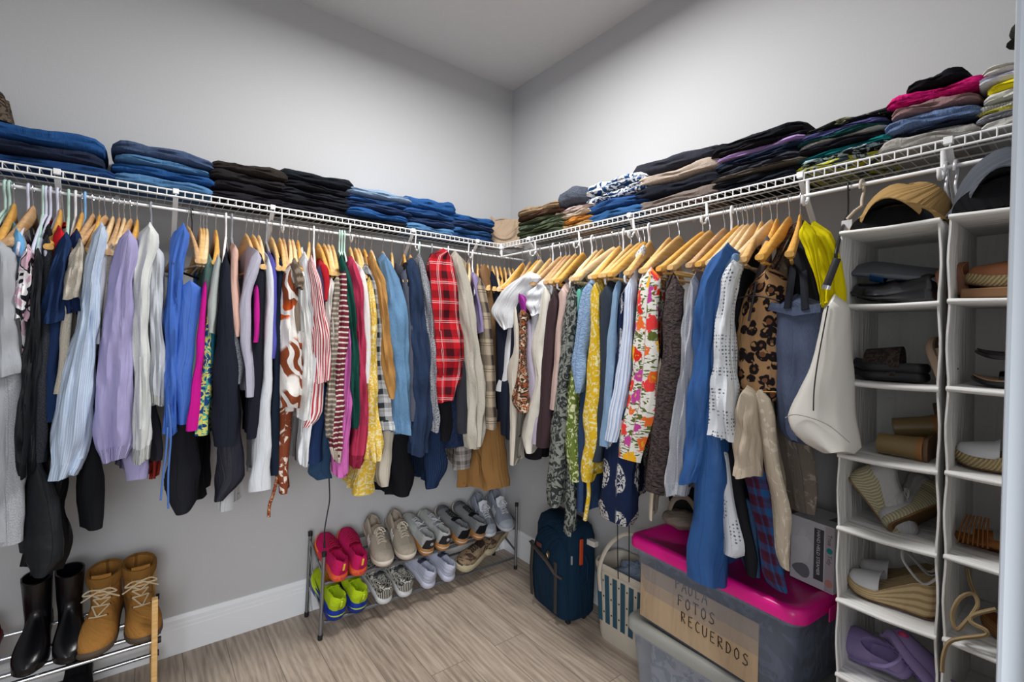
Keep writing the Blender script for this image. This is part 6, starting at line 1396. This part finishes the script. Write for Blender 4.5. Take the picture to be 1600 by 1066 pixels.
# ---------------------------------------------------------------- shoes inside the organizers
def arch(L, w, u, h, wd, hb, lean=0, n=10, out=1.0):
    """a strap over the foot"""
    hw = foot_hw(u, w, 2.4, .032)*out; x = L*(u-.5); rr = []
    for k in range(n+1):
        a = math.pi*k/n; y = hw*math.cos(a); z = hb+h*math.sin(a)**.8
        rr.append([(x+lean*math.sin(a)-wd/2, y*1.03, z+.001), (x+lean*math.sin(a)+wd/2, y*1.03, z+.001-.12*wd), (x+lean*math.sin(a)+wd/2, y*.97, z-.0015-.12*wd), (x+lean*math.sin(a)-wd/2, y*.97, z-.0015)])
    return MB().loft(rr)
def sandal(label, loc, heading, pitch, roll, L, w, hh, hb, sm, im, straps, stm, name='sandal', group=None, extra=None, waves=0):
    t = thing(name, label, name.replace('_', ' '), loc, 0, group); orient(t, math.radians(heading), math.radians(pitch), math.radians(roll))
    obj('sole', sole_mesh(L, w, .033, hh, hb, flare=1.02, waves=waves), sm, t)
    ins = sole_mesh(L*.97, w*.95, .031, .004, .004, flare=1); 
    def lift(x): u = x/L+.5; return hh+(hb-hh)*min(1, max(0, (u-.2)/.45))
    ins.v = [(x, y, z+lift(x)-.001) for x, y, z in ins.v]; obj('insole', ins, im, t)
    for (u, h, wd, ln) in straps: obj('strap', arch(L, w, u, h, wd, lift(L*(u-.5))-.004, ln), stm, t)
    if extra: extra(t, L, hh, hb)
    return t
def P(px, py, x=-.31): return tuple(at(px, py, 0, x))
woven = cloth('a08a66', 'c2ac84', 'hstripe', (.011, .6)); woven2 = cloth('b9a880', '8f7d58', 'knit', 40); tanl = plain('8f5a3a', .5); 
rib = cloth('b5ae92', '8f8a70', 'vstripe', (.008, .65)); whl = plain('c9cacd', .35, 0, .5, 'white_patent'); blk = plain('0e0e12', .2, 0, .6, 'black_patent')
# left column, from the top
sandal('navy and grey flat sandal tilted over the black heels, top left cell', (-.33, -2.06, 1.545), 96, 12, 150, .20, .040, .012, .010, plain('5d6068', .5), plain('153a5c', .4), [(.66, .03, .03, 0)], plain('143a60', .3))
sneaker('pump', 'black patent heeled shoe in the top left cell', (-.33, -2.05, 1.462), math.radians(100), .15, L=.17, name='heeled_shoe', upper=blk, sole=blk, tongue=blk, lace=False, hh=.035, hb=.008, coll=.040, vamp=.04, w=.036)
sandal('tan round-edged sandal standing by the divider, top left cell', (-.33, -2.142, 1.50), 95, 80, 0, .085, .030, .05, .045, plain('7e5038', .5), tanl, [(.5, .03, .02, 0)], tanl)
for k, (dz, lab) in enumerate(((0, 'lower'), (.022, 'upper'))):
    sandal('black slide sandal with brown printed strap, '+lab+' of two, second left cell', (-.33, -2.052, 1.262+dz), 92, 0, 0, .155, .042, .020, .018, plain('15161b', .5), plain('1c1d22', .6), [(.58, .050, .075, 0)] if k else [(.58, .02, .06, 0)], cloth('453a36', '2c2624', 'mottle', (60, .5)))
sandal('beige open sandal standing on edge beside the black slides', (-.34, -2.135, 1.312), 85, 72, 10, .115, .036, .016, .015, plain('8f7a68', .6), plain('5c463a', .6), [(.35, .03, .022, 0), (.65, .03, .022, 0)], plain('8a7360', .6))
def block(label, loc, heading, pitch, roll, L=.12):
    t = thing('heeled_mule', label, 'heeled mule', loc, 0); orient(t, math.radians(heading), math.radians(pitch), math.radians(roll))
    m = MB(); m.tube([(0, 0, 0), (0, 0, .06), (0, 0, .082)], [.026, .0275, .030], 24); obj('block_heel', m, plain('85704a', .35), t)
    m = MB(); m.tube([(0, 0, .080), (0, 0, .092)], [.0305, .031], 24); obj('heel_rim', m, plain('9a6a3c', .5), t)
    so = sole_mesh(L, .034, .030, .010, .008, 1.0); so.v = [(x+.03, y, z+.092) for x, y, z in so.v]; obj('sole', so, plain('6b5038', .6), t)
block('beige block-heeled mule lying with its round heel to the left, third left cell', (-.34, -2.035, 1.098), 0, 0, 90)
block('beige block-heeled mule behind the other one, third left cell', (-.26, -2.045, 1.130), 20, 20, 80)
bpy.data.objects['heeled_mule'].rotation_euler = (math.radians(90), 0, 0)
def wedge_sneaker(label, loc, heading, pitch, roll):
    t = thing('wedge_shoe', label, 'wedge shoe', loc, 0); orient(t, math.radians(heading), math.radians(pitch), math.radians(roll))
    L = .19; w = .036
    obj('sole', sole_mesh(L, w, .032, .062, .024, flare=1.03), rib, t); obj('outsole', sole_mesh(L, w, .032, .004, .004, flare=1.04), plain('7d5c38', .6), t)
    obj('upper', upper_mesh(L*.98, w, .031, .062, .024, .045, .045), cloth('a8a8a8', 'b9b9b9'), t); obj('laces', laces(L, .062, .024, .045, .045, w, r=.0018), plain('9c9c9c', .8), t)
wedge_sneaker('cream ribbed wedge sneaker, heel up at the left, fourth left cell', (-.33, -2.025, .925), -82, -52, 0)
wedge_sneaker('cream ribbed wedge sneaker facing the divider, fourth left cell', (-.30, -2.125, .925), 150, -20, 60)
def esp(label, loc, heading, pitch, roll, s=1, wm=None, up=None, nm='wedge_sandal', toe=True):
    t = thing(nm, label, 'wedge sandal', loc, 0); orient(t, math.radians(heading), math.radians(pitch), math.radians(roll)); L = .20*s; w = .038
    obj('wedge_sole', sole_mesh(L, w, .034, .088*s, .026, flare=1.02, toe=2.6), wm or woven, t); obj('outsole', sole_mesh(L, w, .034, .004, .004, flare=1.03), plain('5c3f28', .7), t)
    if toe:
        um = upper_mesh(L*.98, w, .033, .088*s, .026, .02, .042, .028); um.f = [f for f in um.f if all(um.v[i][0] > L*.06 for i in f)]; obj('toe_upper', um, up or whl, t)
    m = MB(); m.tube(spl([(-L*.36, .034, .09*s), (-L*.50, .020, .115*s), (-L*.52, 0, .122*s), (-L*.50, -.020, .115*s), (-L*.36, -.034, .09*s), (-L*.16, -.030, .13*s), (-L*.12, 0, .15*s), (-L*.16, .030, .13*s)], 4, True), .0055, 8, closed=True, flat=.35); obj('ankle_strap', m, up or whl, t)
esp('white espadrille wedge sandal with woven heel, front one, fifth left cell', (-.345, -2.07, .702), 92, 0, 0, .92)
esp('white espadrille wedge sandal, rear one behind its pair, fifth left cell', (-.25, -2.06, .702), 98, 0, 0, .86)
def clog(label, loc, heading, pitch, roll):
    lm = plain('8577a6', .55, 0, .3, 'lilac_foam'); t = thing('clog', label, 'clog', loc, 0, 'lilac clogs'); orient(t, math.radians(heading), math.radians(pitch), math.radians(roll)); t.scale = (.84,)*3
    obj('sole', sole_mesh(.19, .046, .036, .030, .024, flare=1.08, waves=.6), lm, t); obj('upper', upper_mesh(.19, .046, .037, .030, .024, .030, .052, .040, op=(.02, .55)), lm, t)
    m = MB(); m.tube(spl([(-.02, .046, .05), (-.07, .040, .070), (-.098, 0, .074), (-.07, -.040, .070), (-.02, -.046, .05)]), .006, 8, flat=.5); obj('back_strap', m, lm, t)
    tr = MB()
    for k in range(9):
        x = -.07+.018*k; tr.tube([(x, -.030, -.001), (x+.008, 0, -.002), (x, .030, -.001)], .0028, 6)
    obj('tread', tr, plain('6e6290', .6), t)
clog('lilac rubber clog with its opening to the room, left one, sixth left cell', (-.33, -2.042, .545), 75, -8, -48)
clog('lilac rubber clog showing its tread, right one, sixth left cell', (-.36, -2.115, .56), 110, 48, 20)
m = MB(); m.ball((0, 0, 0), .006, .012, .010, 12, 8); o_ = tag(obj('bow_charm', m, plain('b02a5c', .5)), 'small pink bow charm between the lilac clogs', 'charm'); o_.location = P(1411, 994, -.37)
# right column
esp('woven espadrille wedge sandal with tan upper, top right cell', (-.33, -2.285, 1.482), 108, 0, 0, .95, woven2, tanl)
m = MB(); m.box(-.40, -.22, -2.362, -2.192, 1.4605, 1.482); tag(obj('tan_box', m, plain('84603f', .6), bevel=.003), 'tan cardboard box lid under the woven wedge, top right cell', 'box')
sandal('black patent sandal with gold bow, top of two, second right cell', (-.33, -2.285, 1.325), 92, 0, 0, .15, .036, .014, .010, blk, plain('26222a', .4), [(.6, .035, .02, 0), (.3, .045, .010, 0)], plain('8a6a2c', .3, .8))
sandal('black patent sandal with beige insole, lower of two, second right cell', (-.33, -2.285, 1.264), 92, 0, 0, .16, .038, .020, .012, blk, plain('a4866a', .5), [(.6, .030, .035, 0)], blk)
esp('cream basket-weave wedge sandal with white straps, third right cell', (-.335, -2.275, 1.078), 95, 0, 0, .95, woven2, whl)
def fringe(t, L, hh, hb):
    m = MB()
    for k in range(7): m.tube([(L*.1+.006*k, .035, hb+.05), (L*.12+.007*k, .044, hb+.02), (L*.12+.008*k, .046, hb-.02)], .0035, 6, flat=.5)
    obj('fringe', m, tanl2, t)
tanl2 = plain('7d4f26', .7, 0, .2, 'tan_suede')
sandal('tan suede fringed sandal with wide cuff, fourth right cell', (-.33, -2.255, .892), 100, 0, 30, .15, .036, .018, .012, tanl2, tanl2, [(.25, .07, .03, 0), (.65, .035, .03, 0)], tanl2, extra=fringe)
m = MB(); m.box(-.36, -.355, -2.37, -2.27, .955, .968); tag(obj('shoe_horn', m, plain('c6cacd', .4), bevel=.001), 'white plastic strip across the fringed sandal cell', 'strip')
sandal('brown wooden wedge sandal, fifth right cell', (-.31, -2.31, .702), 95, 0, 0, .16, .036, .07, .03, cloth('6b4a2c', '8a6440', 'hstripe', (.01, .6)), tanl2, [(.6, .04, .03, 0)], tanl2)
ropem = cloth('a08c6c', '7c6a4c', 'vstripe', (.006, .5))
m = MB(); m.tube(spl([P(1556, 952, -.42), P(1520, 962, -.435), P(1496, 984, -.44), P(1488, 960, -.43), P(1500, 935, -.42), P(1520, 928, -.41), P(1528, 945, -.42), P(1516, 970, -.44), P(1540, 985, -.445), P(1538, 993, -.445), P(1500, 998, -.445), P(1482, 1005, -.45), P(1474, 1025, -.452), P(1472, 1050, -.452)], 6), .0042, 8)
tag(obj('rope', m, ropem), 'braided beige rope lace spilling out of the fifth right cell', 'rope')
m = MB(); m.tube(spl([P(1512, 890, -.36), P(1516, 910, -.37), P(1524, 930, -.39)]), .0042, 8); tag(obj('rope', m, ropem), 'short rope lace at the top of the fifth right cell', 'rope')
m = MB(); m.ball((0, 0, 0), .04, .05, .028, 24, 12); o_ = tag(obj('green_bowl', m, plain('4f5a34', .15, 0, .6)), 'shiny olive green rounded shoe toe in the lowest right cell', 'shoe'); o_.location = (-.35, -2.24, .538); o_.name = 'olive_shoe'
m = MB(); m.ball((0, 0, 0), .04, .045, .026, 24, 12); o_ = tag(obj('grey_shoe', m, plain('7c8084', .3)), 'grey shiny shoe beside the olive one, lowest right cell', 'shoe'); o_.location = (-.30, -2.32, .536)
